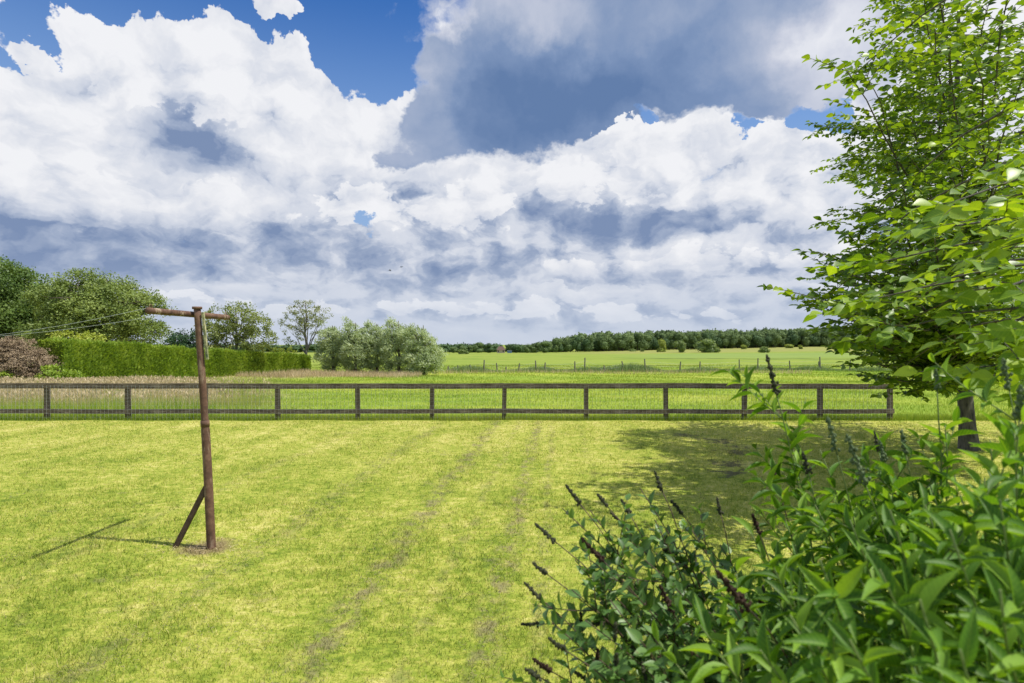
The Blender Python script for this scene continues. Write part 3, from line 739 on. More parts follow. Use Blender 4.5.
mid_tree('thin_tree', 'slender half bare tree with see-through crown left of the willows', W_(306, 62), 62,
  [(-.1, 0, 6.6, 1.6, 1.5, 1.0), (-1.4, 0, 5.3, 1.3, 1.3, 1.0), (1.5, 0, 5.9, 1.1, 1.2, .8), (.4, 0, 5.0, 1.6, 1.2, 1.0), (-.9, 0, 3.8, 1.3, 1, .8)], .16, M['thin'], M['bark_grey'], 5.0, .13, .30, dens=.85)
for px, d, e, lab in ((80, 43, [(-1, 0, 2.9, .9, 1, .55), (.6, 0, 2.8, 1.2, 1, .5), (0, 0, 2, 1.6, 1, .9)], 'pale yellow green shrub poking above the hedge below the wide oak'),
                      (221, 53, [(0, 0, 2.2, 1.0, .8, .6), (.8, 0, 1.9, 1.0, .8, .6), (-.5, 0, 1.5, 1., .8, .8)], 'golden leaved shrub poking above the hedge right of the rusty pole'),
                      (284, 63, [(0, 0, 1.7, 1.3, 1, .9), (-.9, 0, 1.9, .8, .8, .7)], 'small yellow green shrub at the far end of the hedge')):
    mid_tree('garden_shrub', lab, W_(px, d), d, e, .06, M['gold'], M['bark_brown'], 7, .15, .28, cat='shrub', limbs=False)
wil = [(333, 58, 2.2, 1.35, 'first willow from the left in the wind blown row'), (356, 57, 2.4, 1.35, 'second willow from the left in the wind blown row'),
       (377, 58, 2.35, 1.3, 'middle willow of the wind blown row, shorter than its neighbours'), (399, 56, 2.6, 1.5, 'fourth willow from the left in the wind blown row'),
       (424, 54, 2.3, 1.75, 'broad rounded willow at the right end of the wind blown row')]
for i, (px, d, zc, r, lab) in enumerate(wil):
    last = i == 4
    e = [(0, 0, zc - .2, r * 1.05, 1.5, 1.6), (-.45, 0, zc + 1.15, r * .75, 1.1, 1.15), (-.85, 0, zc + 2.1, .42, .5, .7), (.5, 0, zc + .7, r * .8, 1.2, 1.2), (.1, .5, .9, r * .95, 1, .8)]
    if last: e = [(0, 0, 1.7, 1.75, 1.7, 1.55), (-.7, 0, 3.2, 1.25, 1.3, 1.15), (-1.2, 0, 4.3, .6, .6, .5), (.9, 0, 1.4, 1.05, 1.3, 1.2), (.2, 0, 2.6, 1.0, 1.2, 1.1)]
    mid_tree('willow_tree', lab, W_(px, d), d, e, .13, M['willow'], M['bark_brown'], 11.0, .26, .36, group='willows blown to one side beyond the fence', aspect=.22, bias=(-.75, 0, .75), dens=.9)

# clipped hedge: a long solid of foliage with a fringed face, standing behind the fence
hedge = thing('hedge', 'long clipped bright green conifer hedge behind the left of the rail fence', 'hedge', (0, 0, 0))
HA = np.array([-27.2, 35.5]); HB = np.array([-21.0, 60.0]); HL = np.linalg.norm(HB - HA)
hd = (HB - HA) / HL; hn = np.array([hd[1], -hd[0]])      # towards the camera side
def hedge_pt(s, w, t):
    # s along 0..1, w across -1 (front)..1, t height 0..1
    p = HA[None] + hd[None] * (s * HL)[:, None] - hn[None] * (w * .9)[:, None]
    z0 = gz(p[:, 0], p[:, 1]); hgt = 2.55 + (1.62 - 2.55) * s + .05 * np.sin(s * 40) + .04 * np.sin(s * 93)
    return np.stack([p[:, 0], p[:, 1], z0 - .05 + hgt * t], -1)
mb = MB()
ns, nt = 90, 5
prof = [(-.86, 0), (-.93, .5), (-.86, .93), (-.4, .97), (.4, .97), (.86, .93), (.93, .5), (.86, 0)]
s = np.repeat(np.linspace(0, 1, ns), len(prof)); w = np.tile([p[0] for p in prof], ns); t = np.tile([p[1] for p in prof], ns)
v = hedge_pt(s, w, t); v += rng.normal(0, .03, v.shape); k = len(prof)
i = np.arange(ns - 1)[:, None] * k + np.arange(k - 1)[None]
mb.add(v, [np.stack([i, i + 1, i + k + 1, i + k], -1).reshape(-1, 4)], rnd=.1)
mb.add(v[:k], [np.array([[0, 1, 6, 7], [1, 2, 5, 6], [2, 3, 4, 5]])], rnd=.1)
mb.add(v[-k:], [np.array([[0, 7, 6, 1], [1, 6, 5, 2], [2, 5, 4, 3]])], rnd=.1)
n = 62000; s = rng.random(n) ** .85; face = rng.random(n)
w = np.where(face < .62, -1.02 + .14 * rng.random(n) - .10 * (rng.random(n) < .06), np.where(face < .9, rng.uniform(-1, 1, n), rng.uniform(-1, 1, n)))
t = np.where(face < .62, rng.random(n), np.where(face < .9, .95 + .05 * rng.random(n) + .05 * (rng.random(n) < .10), rng.random(n)))
s = np.where(face > .9, np.where(rng.random(n) < .5, 0, 1.), s)
bulge = .05 * np.sin(s * HL * 2.6 + np.sin(s * HL)) ; w = w - np.where(face < .62, bulge, 0)
P = hedge_pt(s, w, t); tone = .5 + .5 * np.sin(s * HL * 3.3 + 2 * np.sin(s * 31)) * np.sin(s * HL * 1.9 + t * 5)
out = np.where(face[:, None] < .62, np.array([hn[0], hn[1], .25])[None], np.where(face[:, None] < .9, np.array([0, 0, 1.])[None], np.where(s[:, None] < .5, [[-hd[0], -hd[1], .2]], [[hd[0], hd[1], .2]])))
d = nrm(out * .6 + [0, 0, .7] + rdir(n) * .5)
L = .19 * (.5 + .9 * rng.random(n))
add_leaves(mb, P, d, nrm(out + rdir(n) * .7), L, L * .42, T_DIAMOND, rnd=np.clip(tone * .5 + rng.random(n) * .5, 0, 1))
mb.build('hedge_foliage', M['hedge'], hedge)
mid_tree('dead_shrub', 'brown dead conifer shrub left of the green hedge', W_(14, 34.5), 34.5,
  [(0, 0, 1.3, 1.9, 1.2, 1.2), (-1.6, 0, 1.3, 1.5, 1.2, 1.15), (1.3, 0, .9, 1.2, 1, .95), (-.3, 0, 1.8, 1.2, 1, .9)], .1, M['dead'], M['bark_brown'], 60, .075, .2, cat='shrub', shell=.1)
for px, d, r, lab in ((6, 33.4, .55, 'small leafy green bush at foot of the brown dead shrub at picture edge'), (55, 34, .8, 'small leafy green bush where dead shrub meets hedge')):
    mid_tree('small_bush', lab, W_(px, d), d, [(0, 0, r * .7, r, r, r * .8), (r, 0, r * .5, r * .8, r, r * .6)], .03, M['hedge'], M['bark_brown'], 30, .12, .2, cat='bush', limbs=False)

# ------------------------------------------------------------------ old stake-and-wire fence across the pasture
M['stake'] = simple('weathered_stake', (.085, .075, .062), (.24, .22, .19), 6, .9, (4, 4, 1))
wf = thing('wire_fence', 'sagging stake and wire fence across the pasture beyond the rail fence', 'fence', (0, 64, 0))
stakes = [(448, .5), (458, .55), (470, .6), (484, 1.1), (497, .8), (506, .5), (519, .85), (536, 1.1), (545, .9), (575, .95), (585, 1.35), (604, .6), (623, .9), (645, 1.2), (680, .95), (700, .95), (739, 1.1), (758, 1.25), (790, .9), (820, 1.35), (819, .9), (850, 1.1), (880, 1.)]
tops = []
for i, (px, hh) in enumerate(stakes):
    d = 64 + rng.uniform(-1.5, 1.5) + (4 if px > 700 else 0); x = W_(px, d); z = float(gz(x, d))
    mb = MB(); hh *= 1.05
    mb.tube([[0, 0, -.2], [rng.normal(0, .02), 0, hh * .5], [rng.normal(0, .05), 0, hh + .12]], [.075, .07, .062], 8)
    o = mb.build('stake', M['stake'], wf); o.location = (x, d - 64, z); tops.append([x, d - 64, z + hh * .85])
mb = MB()
for k in (1, .62):
    for a, b in zip(tops[:-1], tops[1:]):
        za = gz(a[0], a[1] + 64); zb = gz(b[0], b[1] + 64)
        mb.tube([[a[0], a[1], za + (a[2] - za) * k], [b[0], b[1], zb + (b[2] - zb) * k]], .006, 4)
mb.build('wire', M['wire'], wf)
# rank growth along it
M['reed'] = foliage('reed_leaf', (.10, .16, .06), (.18, .26, .10), (.30, .37, .17), .3, .6)
mb = MB(); n = 15000; px = rng.uniform(446, 900, n); d = 64.5 + rng.normal(0, 1.2, n) + np.where(px > 700, 4, 0); x = (px - 512) / F * d
amp = .35 + .5 * np.exp(-((px - 625) / 22.) ** 2) + .15 * np.sin(px * .11) + .25 * np.exp(-((px - 545) / 14.) ** 2) + .2 * np.exp(-((px - 462) / 18.) ** 2)
blades(mb, x, d, amp * (.5 + .8 * rng.random(n)), np.full(n, .05), .5, True)
tag(mb.build('rank_weeds', M['reed']), 'rank grey green weeds and reeds along the stake and wire fence', 'weeds', kind='stuff')

# ------------------------------------------------------------------ far trees
M['wood'] = foliage('wood_leaf', (.08, .125, .050), (.14, .20, .075), (.225, .29, .115), .15, .12, .7, .1, clump=.5)
M['wood_dark'] = foliage('wood_leaf_dark', (.055, .095, .042), (.085, .14, .058), (.13, .19, .08), .15, .12, .7, .1)
M['bush_light'] = foliage('light_bush_leaf', (.16, .21, .03), (.30, .36, .06), (.46, .50, .11), .25, .3)
M['bush_mid'] = foliage('mid_bush_leaf', (.10, .155, .04), (.18, .25, .07), (.30, .37, .12), .25, .3)
def ico(n1=8, n2=6):
    v = [[0, 0, -1]]; 
    for i in range(1, n2):
        p = math.pi * (i / n2 - .5)
        for j in range(n1): v.append([math.cos(p) * math.cos(j * 2 * math.pi / n1), math.cos(p) * math.sin(j * 2 * math.pi / n1), math.sin(p)])
    v.append([0, 0, 1]); q = []; t = []
    for j in range(n1): t.append([0, 1 + (j + 1) % n1, 1 + j]); t.append([len(v) - 1, 1 + (n2 - 2) * n1 + j, 1 + (n2 - 2) * n1 + (j + 1) % n1])
    for i in range(n2 - 2):
        for j in range(n1): q.append([1 + i * n1 + j, 1 + i * n1 + (j + 1) % n1, 1 + (i + 1) * n1 + (j + 1) % n1, 1 + (i + 1) * n1 + j])
    return np.array(v, float), [np.array(q), np.array(t)]
ICO = ico()
def far_crown(mb, c, H, R, n=420, leaf=1.1, lo=.18, core=True):
    """a crown of overlapping lobes from lo*H to H covered with leaf clumps"""
    for k in range(6):
        a = rng.random() * 6.28; zc = rng.uniform(lo + .22, .78); rr = R * rng.uniform(.45, .7); q = R * .45 * (1 - abs(zc - .45))
        e = np.array([c[0] + q * math.cos(a), c[1] + q * math.sin(a), c[2] + H * zc]); s = np.array([rr, rr, min(H * (1 - zc), H * .24) * rng.uniform(.85, 1.)])
        tone = rng.random()
        if core:
            v, f = ICO; vv = v * s * .86 * (1 + rng.normal(0, .07, (len(v), 1))) + e; mb.add(vv, f, rnd=float(tone * .4))
        m = n // 6; dd = rdir(m, .25); P = e + dd * s * (.85 + .25 * rng.random((m, 1)))
        L = leaf * (.5 + .9 * rng.random(m)); add_leaves(mb, P, rdir(m), nrm(dd + rdir(m) * .5 + [0, 0, .3]), L, L * .8, T_DIAMOND, rnd=np.clip(tone * .5 + rng.random(m) * .5, 0, 1))
def far_tree_proto(H, R, mat, name, leaf=.8, lo=.18, n=420):
    t = thing(name, 'x', 'tree'); mb = MB(); mb.tube([[0, 0, -.5], [.1, 0, H * .4], [0, .1, H * .75]], [R * .07, R * .05, R * .02], 6); mb.build('trunk', M['bark_brown'], t)
    mb = MB(); far_crown(mb, (0, 0, 0), H, R, n, leaf, lo); mb.build('crown', mat, t); return t
protos = [far_tree_proto(13, 5.2, M['wood'], 'woodland_tree', lo=.02, n=1000) for _ in range(4)] + [far_tree_proto(14, 4.8, M['wood_dark'], 'woodland_tree', lo=.02, n=1000) for _ in range(3)]
used = set()
def put(proto_i, x, y, H, label, group, wide=1.0, name=None):
    p = protos[proto_i]
    o = p if proto_i not in used else copy_tree(p)
    used.add(proto_i); z = float(gz(x, y)); o.location = (x, y, z - .2); H0 = 13 if proto_i < 4 else 14
    s = H / H0; o.scale = (s * wide, s * wide, s); o.rotation_euler = (0, 0, rng.random() * 6.28); tag(o, label, 'tree', group); return o
# front row of the wood, left end nearest
edge = lambda t: (25 + (300 - 25) * t, 450 + 75 * t)
wtop = lambda px: np.interp(px, [545, 560, 575, 600, 650, 750, 840, 1000, 1100], [340, 337, 333.5, 332, 330.5, 329.5, 327, 326, 326])
nfront = 68
for i in range(nfront):
    t = (i + rng.uniform(-.3, .3)) / nfront * 1.35 + .006; x, y = edge(t); y += rng.uniform(-4, 4)
    px = 512 + x / y * F; top = (343 - wtop(px)) / F * y + 2; H = top - float(gz(x, y)) + rng.uniform(-2.0, .6)
    put(int(rng.integers(0, 7)), x, y, H, 'broadleaf tree in the edge of the long wood on the horizon', 'trees along the edge of the far wood')
mb = MB()
for i in range(430):
    t = rng.random() * 1.4 + .01; x, y = edge(t); y += rng.uniform(10, 70); x += rng.uniform(3, 10)
    px = 512 + x / y * F; top = (343 - wtop(px)) / F * y + 2; H = top - float(gz(x, y)) + rng.uniform(-1.6, 1.2)
    far_crown(mb, (x, y, float(gz(x, y))), H, 5.4, 110, 1.6, -.12)
tag(mb.build('far_wood', M['wood']), 'dense mass of the long broadleaf wood on the horizon', 'wood', kind='stuff')
for px, tp in ((754, 325.5), (766, 325), (774, 326), (741, 328)):
    d = 545; x = W_(px, d); o = put(4, x, d, (343 - tp) / F * d + 2 - float(gz(x, d)) , 'x', None, .55)
    o['label'] = {754: 'dark pointed treetop left of the pair rising above the far wood', 766: 'left of the pair of highest dark treetops above the far wood', 774: 'right of the pair of highest dark treetops above the far wood', 741: 'rounded dark treetop just proud of the far wood, left of the pointed ones'}[px]
# tree belt left of the wood
belt = [(454, 345.5, 1.3), (463, 344.5, 1.2), (470, 344.5, 1.1), (478, 341.5, 1.25), (502, 343.5, 0.9), (490, 342.5, 1.2), (516, 339.5, 1.5), (527, 342.5, 1.1), (536, 341, 1.2), (544, 340, 1.5)]
belt_lab = ['low tree next to the willows at the left end of the far belt', 'second tree from the willows in the far belt', 'third tree from the willows in the far belt', 'rounded tree a little left of the distant red roof', 'tree behind the distant red roofed house', 'tree touching the left side of the distant red roof',
            'large domed dark tree just right of the distant red roof', 'small pale tree right of the large domed far tree', 'mid sized tree left of the start of the long wood', 'tree against the left end of the long wood']
for i, ((px, tp, wd), lab) in enumerate(zip(belt, belt_lab)):
    d = 436 + (i % 3) * 4; d = 460 if i == 4 else d; x = W_(px, d); put(i % 7, x, d, max(4, (343 - tp) / F * d + 2 - float(gz(x, d))), lab, None, wd * 1.1)
mb = MB()
for i in range(170):
    px = rng.uniform(60, 552); d = rng.uniform(462, 520); x = W_(px, d); tp = 344 + .8 * math.sin(px * .05)
    far_crown(mb, (x, d, float(gz(x, d))), (343 - tp) / F * d + 2 - float(gz(x, d)), 5.6, 90, 1.5, -.2)
tag(mb.build('far_tree_belt', M['wood_dark']), 'low dark mass of far trees between the willows and the wood', 'wood', kind='stuff')
# field bushes standing in front of the wood
fb = [(661, 338.5, 352, 11, 'bush_light', 'yellow green round bush, leftmost in the field before the wood'), (679, 340, 352.5, 13, 'bush_mid', 'two lobed mid green bush between the leftmost and widest bushes'),
      (706, 338.5, 352.5, 25, 'bush_mid', 'widest rounded grey green bush in the field before the wood'), (744, 344, 348.5, 6, 'bush_light', 'tiny pale bush right of the widest bush'),
      (764, 346, 352.5, 11, 'bush_mid', 'small dark green bush just left of the tall flower spike'), (789, 343.5, 348, 9, 'bush_light', 'small pale bush right of the tall flower spike'), (800, 345, 349, 5, 'bush_light', 'tiny pale bush nearest the overhanging beech leaves'),
      (632, 349, 351.5, 9, 'bush_mid', 'low dark scrub patch left of the yellow green bush'), (642, 348.5, 351.5, 4, 'bush_mid', 'very small dark bush beside the yellow green bush'), (463, 349.5, 354, 12, 'bush_mid', 'low round bush in the field edge right of the willows')]
for px, tp, bs, wp, mt, lab in fb:
    d = 250.
    for _ in range(8): d = (2 - float(gz(W_(px, d), d))) * F / (bs - 343)
    d = min(max(d, 150), 420); x = W_(px, d); H = (bs - tp) / F * d; R = wp / 2 / F * d
    t = thing('field_bush', lab, 'bush', (x, d, float(gz(x, d)))); mb = MB(); far_crown(mb, (0, 0, -.1 * H), H * 1.12, R * .92, 1500, .3 + R * .07, -.12); far_crown(mb, (R * .35, 0, -.1 * H), H * .9, R * .7, 900, .3 + R * .07, -.12); mb.build('foliage', M[mt], t)
# distant house between the belt trees
d = 432; x = W_(501, d); hs = thing('farmhouse', 'distant small house with steep red brown roof among the belt trees', 'house', (x, d, float(gz(x, d))))
mb = MB(); mb.box((0, 0, 1.0), (5.6, 5, 2.4)); mb.build('wall', simple('pale_brick', (.42, .32, .26), (.55, .45, .38), 2), hs)
mb = MB(); mb.add(np.array([[-3.3, -3, 2.2], [3.3, -3, 2.2], [3.3, 3, 2.2], [-3.3, 3, 2.2], [-1.6, 0, 4.9], [1.6, 0, 4.9]]), [np.array([[0, 1, 5, 4], [2, 3, 4, 5], [3, 2, 1, 0]]), np.array([[1, 2, 5], [3, 0, 4]])]); mb.build('roof', simple('red_tile', (.09, .055, .045), (.14, .085, .065), 3), hs)
for wx in (-1.9, 1.7):
    mb = MB(); mb.box((wx, -2.52, 1.4), (1, .06, 1)); mb.build('window', simple('dark_glass', (.02, .025, .03), (.03, .035, .04), 3, .2), hs)
d = 430; x = W_(509.5, d); sh = thing('blue_shed', 'tiny blue shed beside the distant red roofed house', 'shed', (x, d, float(gz(x, d))))
mb = MB(); mb.box((0, 0, .8), (3.2, 2.5, 1.6)); mb.build('wall', simple('blue_board', (.12, .20, .36), (.18, .27, .44), 2), sh); mb = MB(); mb.box((0, 0, 1.72), (3.5, 2.9, .2)); mb.build('roof', simple('grey_felt', (.25, .27, .30), (.35, .37, .4), 2), sh)
# two birds
M['bird'] = simple('bird_feather', (.02, .02, .02), (.05, .045, .04), 10)
for px, py, rz, tl, lab in ((390, 270.5, .3, .25, 'lower left of the two small dark birds flying far off'), (401.5, 267, -.2, -.2, 'upper right of the two small dark birds flying far off')):
    d = 62; mb = MB()
    mb.tube([[0, -.14, 0], [0, -.10, .005], [0, -.03, 0], [0, .06, 0], [0, .14, .01], [0, .20, .012]], [.006, .026, .034, .03, .014, .018], 8)
    for sg in (-1, 1):
        c = [(0, -.05, .01), (sg * .12, -.075, .055), (sg * .26, -.02, .03), (sg * .25, 0, .028), (sg * .12, .03, .05), (0, .07, .01)]
        v = np.array([list(q) for q in c] + [[q[0], q[1], q[2] - .008] for q in c])
        mb.add(v, [np.array([[0, 1, 4, 5], [1, 2, 3, 4], [11, 10, 7, 6], [10, 9, 8, 7], [0, 6, 7, 1], [1, 7, 8, 2], [2, 8, 9, 3], [3, 9, 10, 4], [4, 10, 11, 5]])])
    o = mb.build('bird', M['bird']); o.location = (W_(px, d), d, 2 + (343 - py) / F * d); o.rotation_euler = (0, tl, rz + 1.2); tag(o, lab, 'bird', 'birds over the willows')

# ------------------------------------------------------------------ beech on the right of the lawn
M['beech'] = foliage('beech_leaf', (.045, .10, .010), (.13, .235, .020), (.36, .48, .05), .40, 1.1, .42, .45, clump=.35, tint=(1.5, 1.4, .35))
M['bough'] = foliage('lime_leaf', (.055, .125, .012), (.16, .285, .022), (.40, .53, .05), .44, 3., .4, .45, rib=True, clump=.3, tint=(1.5, 1.4, .35))
M['beech_bark'] = bark('beech_bark', (.025, .023, .018), (.16, .145, .11), 16)
def curve_pts(p0, d0, L, n, droop=0.0, wob=.12, toward=None, k=0.0):
    p = [np.array(p0, float)]; d = nrm(np.array(d0, float)); st = L / (n - 1)
    for i in range(n - 1):
        d = d + rng.normal(0, wob, 3) * .35 + np.array([0, 0, -droop * st])
        if toward is not None: d = d + nrm(np.array(toward) - p[-1]) * k
        d = nrm(d); p.append(p[-1] + d * st)
    return np.array(p)
def spray(wood, LV, p0, d0, L, rad, leafL, step, droop, depth, tpl=T_FOLD, asp=.62, keep=1.0):
    """a flat leafy branch: axis, alternating side twigs in the plane of the spray, leaves on both"""
    n = max(4, int(L / .22) + 2); pts = curve_pts(p0, d0, L, n, droop)
    wood.tube(pts, np.linspace(rad, rad * .3, n), 5 if rad < .012 else 7, cap=False)
    tot = L; t = np.arange(step * .6, tot, step); f = t / tot * (n - 1); i0 = np.minimum(f.astype(int), n - 2); fr = (f - i0)[:, None]
    P = pts[i0] * (1 - fr) + pts[i0 + 1] * fr; dr = nrm(pts[i0 + 1] - pts[i0]); sd = nrm(np.cross(dr, [0, 0, 1.])); sg = np.where(np.arange(len(t)) % 2 == 0, 1., -1.)[:, None]
    if depth > 0:
        s = .30 + rng.random() * .1; side = 1
        while s < .97 * L:
            f = s / L * (n - 1); i = min(int(f), n - 2); q = pts[i] + (pts[i + 1] - pts[i]) * (f - i); dd = nrm(pts[i + 1] - pts[i]); sv = nrm(np.cross(dd, [0, 0, 1.]))
            ll = (L * .42) * (1 - .62 * s / L) * rng.uniform(.7, 1.2)
            if ll > .12: spray(wood, LV, q, dd * .65 + sv * side * .8 + rng.normal(0, .12, 3), ll, max(.002, rad * .4), leafL, step, droop, depth - 1, tpl, asp, keep)
            side = -side; s += rng.uniform(.13, .24) if depth == 1 else rng.uniform(.2, .36)
    if rad < .02:
        k = rng.random(len(P)) < keep; P = P[k]; dr = dr[k]; sd = sd[k]; sg = sg[k]; m = len(P)
        if m:
            dl = nrm(dr * .55 + sd * sg * .9 + rng.normal(0, .22, (m, 3)) + [0, 0, -.12]); nn = nrm(np.array([0, 0, 1.]) + rng.normal(0, .62, (m, 3)) + np.array([-.1, -.25, 0]))
            LV.append((P + rng.normal(0, .004, P.shape), dl, nn, leafL * rng.uniform(.65, 1.15, m)))
        LV.append((pts[-1:], nrm(dr[-1:] if m else np.array([[0, -1., 0]])), nrm(np.array([[0, 0, 1.]]) + rng.normal(0, .3, (1, 3))), np.array([leafL])))
def bake(LV, mat, parent, name, tpl, asp):
    mb = MB(); P, d, nn, L = [np.concatenate([l[i] for l in LV]) for i in range(4)]
    add_leaves(mb, P, d, nn, L, L * asp, tpl); mb.build(name, mat, parent, tpl is not T_FOLD); return len(P)
TB = np.array([8.55, 11.2, 0.0])
beech = thing('beech_tree', 'big beech standing on the lawn at right, branches sweeping low over the fence', 'tree', tuple(TB))
wood = MB(); n = 16; tt = np.linspace(0, 1, n)
tp = np.stack([-.05 * np.sin(tt * 3) - .25 * tt, .12 * np.sin(tt * 4), -.2 + tt * 9.6], -1)
tr = np.interp(tt, [0, .04, .1, .5, 1], [.20, .145, .125, .07, .012]); wood.tube(tp, tr, 14, cap=False); wood.build('trunk', M['beech_bark'], beech, True)
wood = MB(); LV = []
def at_h(h):
    i = np.clip((h + .2) / 9.6 * (n - 1), 0, n - 2); k = int(i); return tp[k] + (tp[k + 1] - tp[k]) * (i - k)
# limbs aimed at points measured on the photograph's left outline (metres from the trunk foot)
aims = [((852, 78), 6.8), ((842, 265), 6.9), ((828, 296), 7.4), ((858, 232), 7.2), ((866, 358), 8.3), ((888, 380), 8.8), ((918, 392), 9.4), ((858, 342), 7.4), ((945, 385), 9.), ((838, 305), 6.2), ((850, 278), 6.6), ((868, 318), 5.8), ((872, 292), 6.4), ((850, 292), 8.2), ((862, 284), 7.6), ((868, 325), 8.6), ((888, 262), 7.0), ((885, 240), 8.0), ((905, 160), 7.6), ((866, 84), 7.8), ((935, 35), 7.2), ((925, 5), 7.4), ((950, 60), 6.4), ((905, 190), 6.6),
        ((885, 335), 9.2), ((905, 352), 10.), ((905, 300), 6.2), ((930, 230), 6.0), ((950, 150), 6.4), ((975, 60), 6.2), ((1000, 180), 5.8), ((960, 330), 7.0), ((1000, 300), 6.4), ((1010, 350), 7.6), ((925, 370), 9.6), ((940, 345), 8.4), ((940, -40), 7.6), ((1010, -30), 7.), ((905, 110), 8.8), ((910, 225), 8.6), ((890, 300), 9.0), ((880, 262), 8.8), ((945, 5), 9.), ((970, 355), 9.), ((890, 200), 7.6), ((920, 180), 8.2), ((945, 110), 8.), ((985, 130), 7.), ((1020, 90), 6.6), ((1015, 240), 7.), ((970, 260), 7.4), ((930, 310), 7.8), ((895, 330), 8.4), ((985, 10), 7.6)]
for (px, py), d in aims:
    w = np.array([(px - 512) / F * d, d, 2 + (343 - py) / F * d]) - TB
    hr = np.hypot(w[0], w[1]); h0 = np.clip(w[2] - hr * rng.uniform(.25, .62), 1.5, 8.8); p0 = at_h(h0)
    v = w - p0; L = np.linalg.norm(v)
    d0 = nrm(v + np.array([0, 0, .10 * L])); m = 12; pts = [p0]; dd = d0; st = L / (m - 1) * 1.03
    for i in range(m - 1):
        dd = nrm(dd * .6 + nrm(w - pts[-1]) * .5 + rng.normal(0, .05, 3)); pts.append(pts[-1] + dd * st)
    pts = np.array(pts); wood.tube(pts, np.linspace(.034, .004, m), 7, cap=False)
    for i in range(2, m):
        for sgn in (-1, 1):
            dr = nrm(pts[i] - pts[i - 1]); sv = nrm(np.cross(dr, [0, 0, 1.])) * sgn; ll = rng.uniform(.8, 1.5) * (1.15 - .65 * i / m)
            spray(wood, LV, pts[i - 1] + (pts[i] - pts[i - 1]) * rng.random(), dr * .7 + sv * .75 + rng.normal(0, .18, 3) + [0, 0, .32], ll * .8, .006, .115, .052, .25, 1)
    spray(wood, LV, pts[-1] - dd * .3, dd, .42, .004, .115, .042, .35, 1)
# the rest of the crown, round the back and the top
for i in range(38):
    h0 = rng.uniform(2.3, 9.0); a = rng.uniform(-.2, 1.2) * math.pi * 1.0 - .5 * math.pi if i % 3 else rng.uniform(0, 6.28); L = (4.4 * (1 - (h0 / 10.5) ** 1.6) + .7) * rng.uniform(.7, 1.05)
    if math.cos(a) < -.2: L *= .72
    p0 = at_h(h0); m = 9; pts = curve_pts(p0, (math.cos(a), math.sin(a), .35), L, m, .10, .1); wood.tube(pts, np.linspace(.04, .006, m), 6, cap=False)
    for j in range(2, m):
        for sgn in (-1, 1):
            dr = nrm(pts[j] - pts[j - 1]); sv = nrm(np.cross(dr, [0, 0, 1.])) * sgn
            spray(wood, LV, pts[j], dr * .7 + sv * .75 + rng.normal(0, .1, 3), rng.uniform(.7, 1.2) * (1.1 - .6 * j / m), .005, .118, .062, .2, 1)
wood.build('branches', M['beech_bark'], beech, True)
nb = bake(LV, M['beech'], beech, 'crown', T_MID, .66)

# ------------------------------------------------------------------ nearer tree whose trunk stands out of frame; its big leaves hang in at the right
TN = np.array([4.3, 2.9, 0.0]); near = thing('lime_tree', 'near tree at right edge with large bright yellow green leaves hanging into view', 'tree', tuple(TN))
wood = MB(); wood.tube([[0, 0, -.1], [.02, 0, 1.5], [-.05, .05, 3.2], [0, 0, 4.6]], [.10, .08, .06, .03], 10); wood.build('trunk', M['beech_bark'], near, True)
wood = MB(); LV = []
naims = [((852, 78), 6.8), ((842, 265), 6.9), ((828, 296), 7.4), ((858, 232), 7.2), ((866, 358), 8.3), ((888, 380), 8.8), ((918, 392), 9.4), ((858, 342), 7.4), ((945, 385), 9.), ((885, 262), 3.0), ((870, 300), 3.3), ((905, 330), 3.0), ((925, 235), 2.8), ((955, 200), 2.7), ((985, 255), 2.3), ((960, 300), 2.5), ((990, 330), 2.2), ((1010, 285), 2.0), ((1000, 220), 2.4), ((1040, 330), 1.9), ((1040, 240), 2.1), ((1000, 360), 2.4), ((1035, 390), 2.1), ((900, 290), 3.5), ((1030, 150), 2.9)]
for (px, py), d in naims:
    w = np.array([(px - 512) / F * d, d, 2 + (343 - py) / F * d]) - TN; p0 = np.array([0, 0, np.clip(w[2] + .1 - .25 * abs(w[0]), 1.2, 4)]); v = w - p0; L = np.linalg.norm(v); m = 9
    t = np.linspace(0, 1, m)[:, None]; pts = p0 + v * t + np.array([0, 0, .18 * L]) * np.sin(t * math.pi) * .8 + rng.normal(0, .012, (m, 3)); wood.tube(pts, np.linspace(.018, .004, m), 6, cap=False)
    for i in range(3, m):
        for sgn in (-1, 1):
            if rng.random() < .25: continue
            dr = nrm(pts[i] - pts[i - 1]); sv = nrm(np.cross(dr, [0, 0, 1.])) * sgn
            spray(wood, LV, pts[i], dr * .8 + sv * .7 + rng.normal(0, .1, 3), rng.uniform(.16, .36), .003, .092, .036, .15, 0)
    spray(wood, LV, pts[-1] - nrm(v) * .1, nrm(v) + [0, 0, -.1], .22, .003, .092, .036, .12, 0)
wood.build('branches', M['beech_bark'], near, True); bake(LV, M['bough'], near, 'crown', T_OVAL, .74)

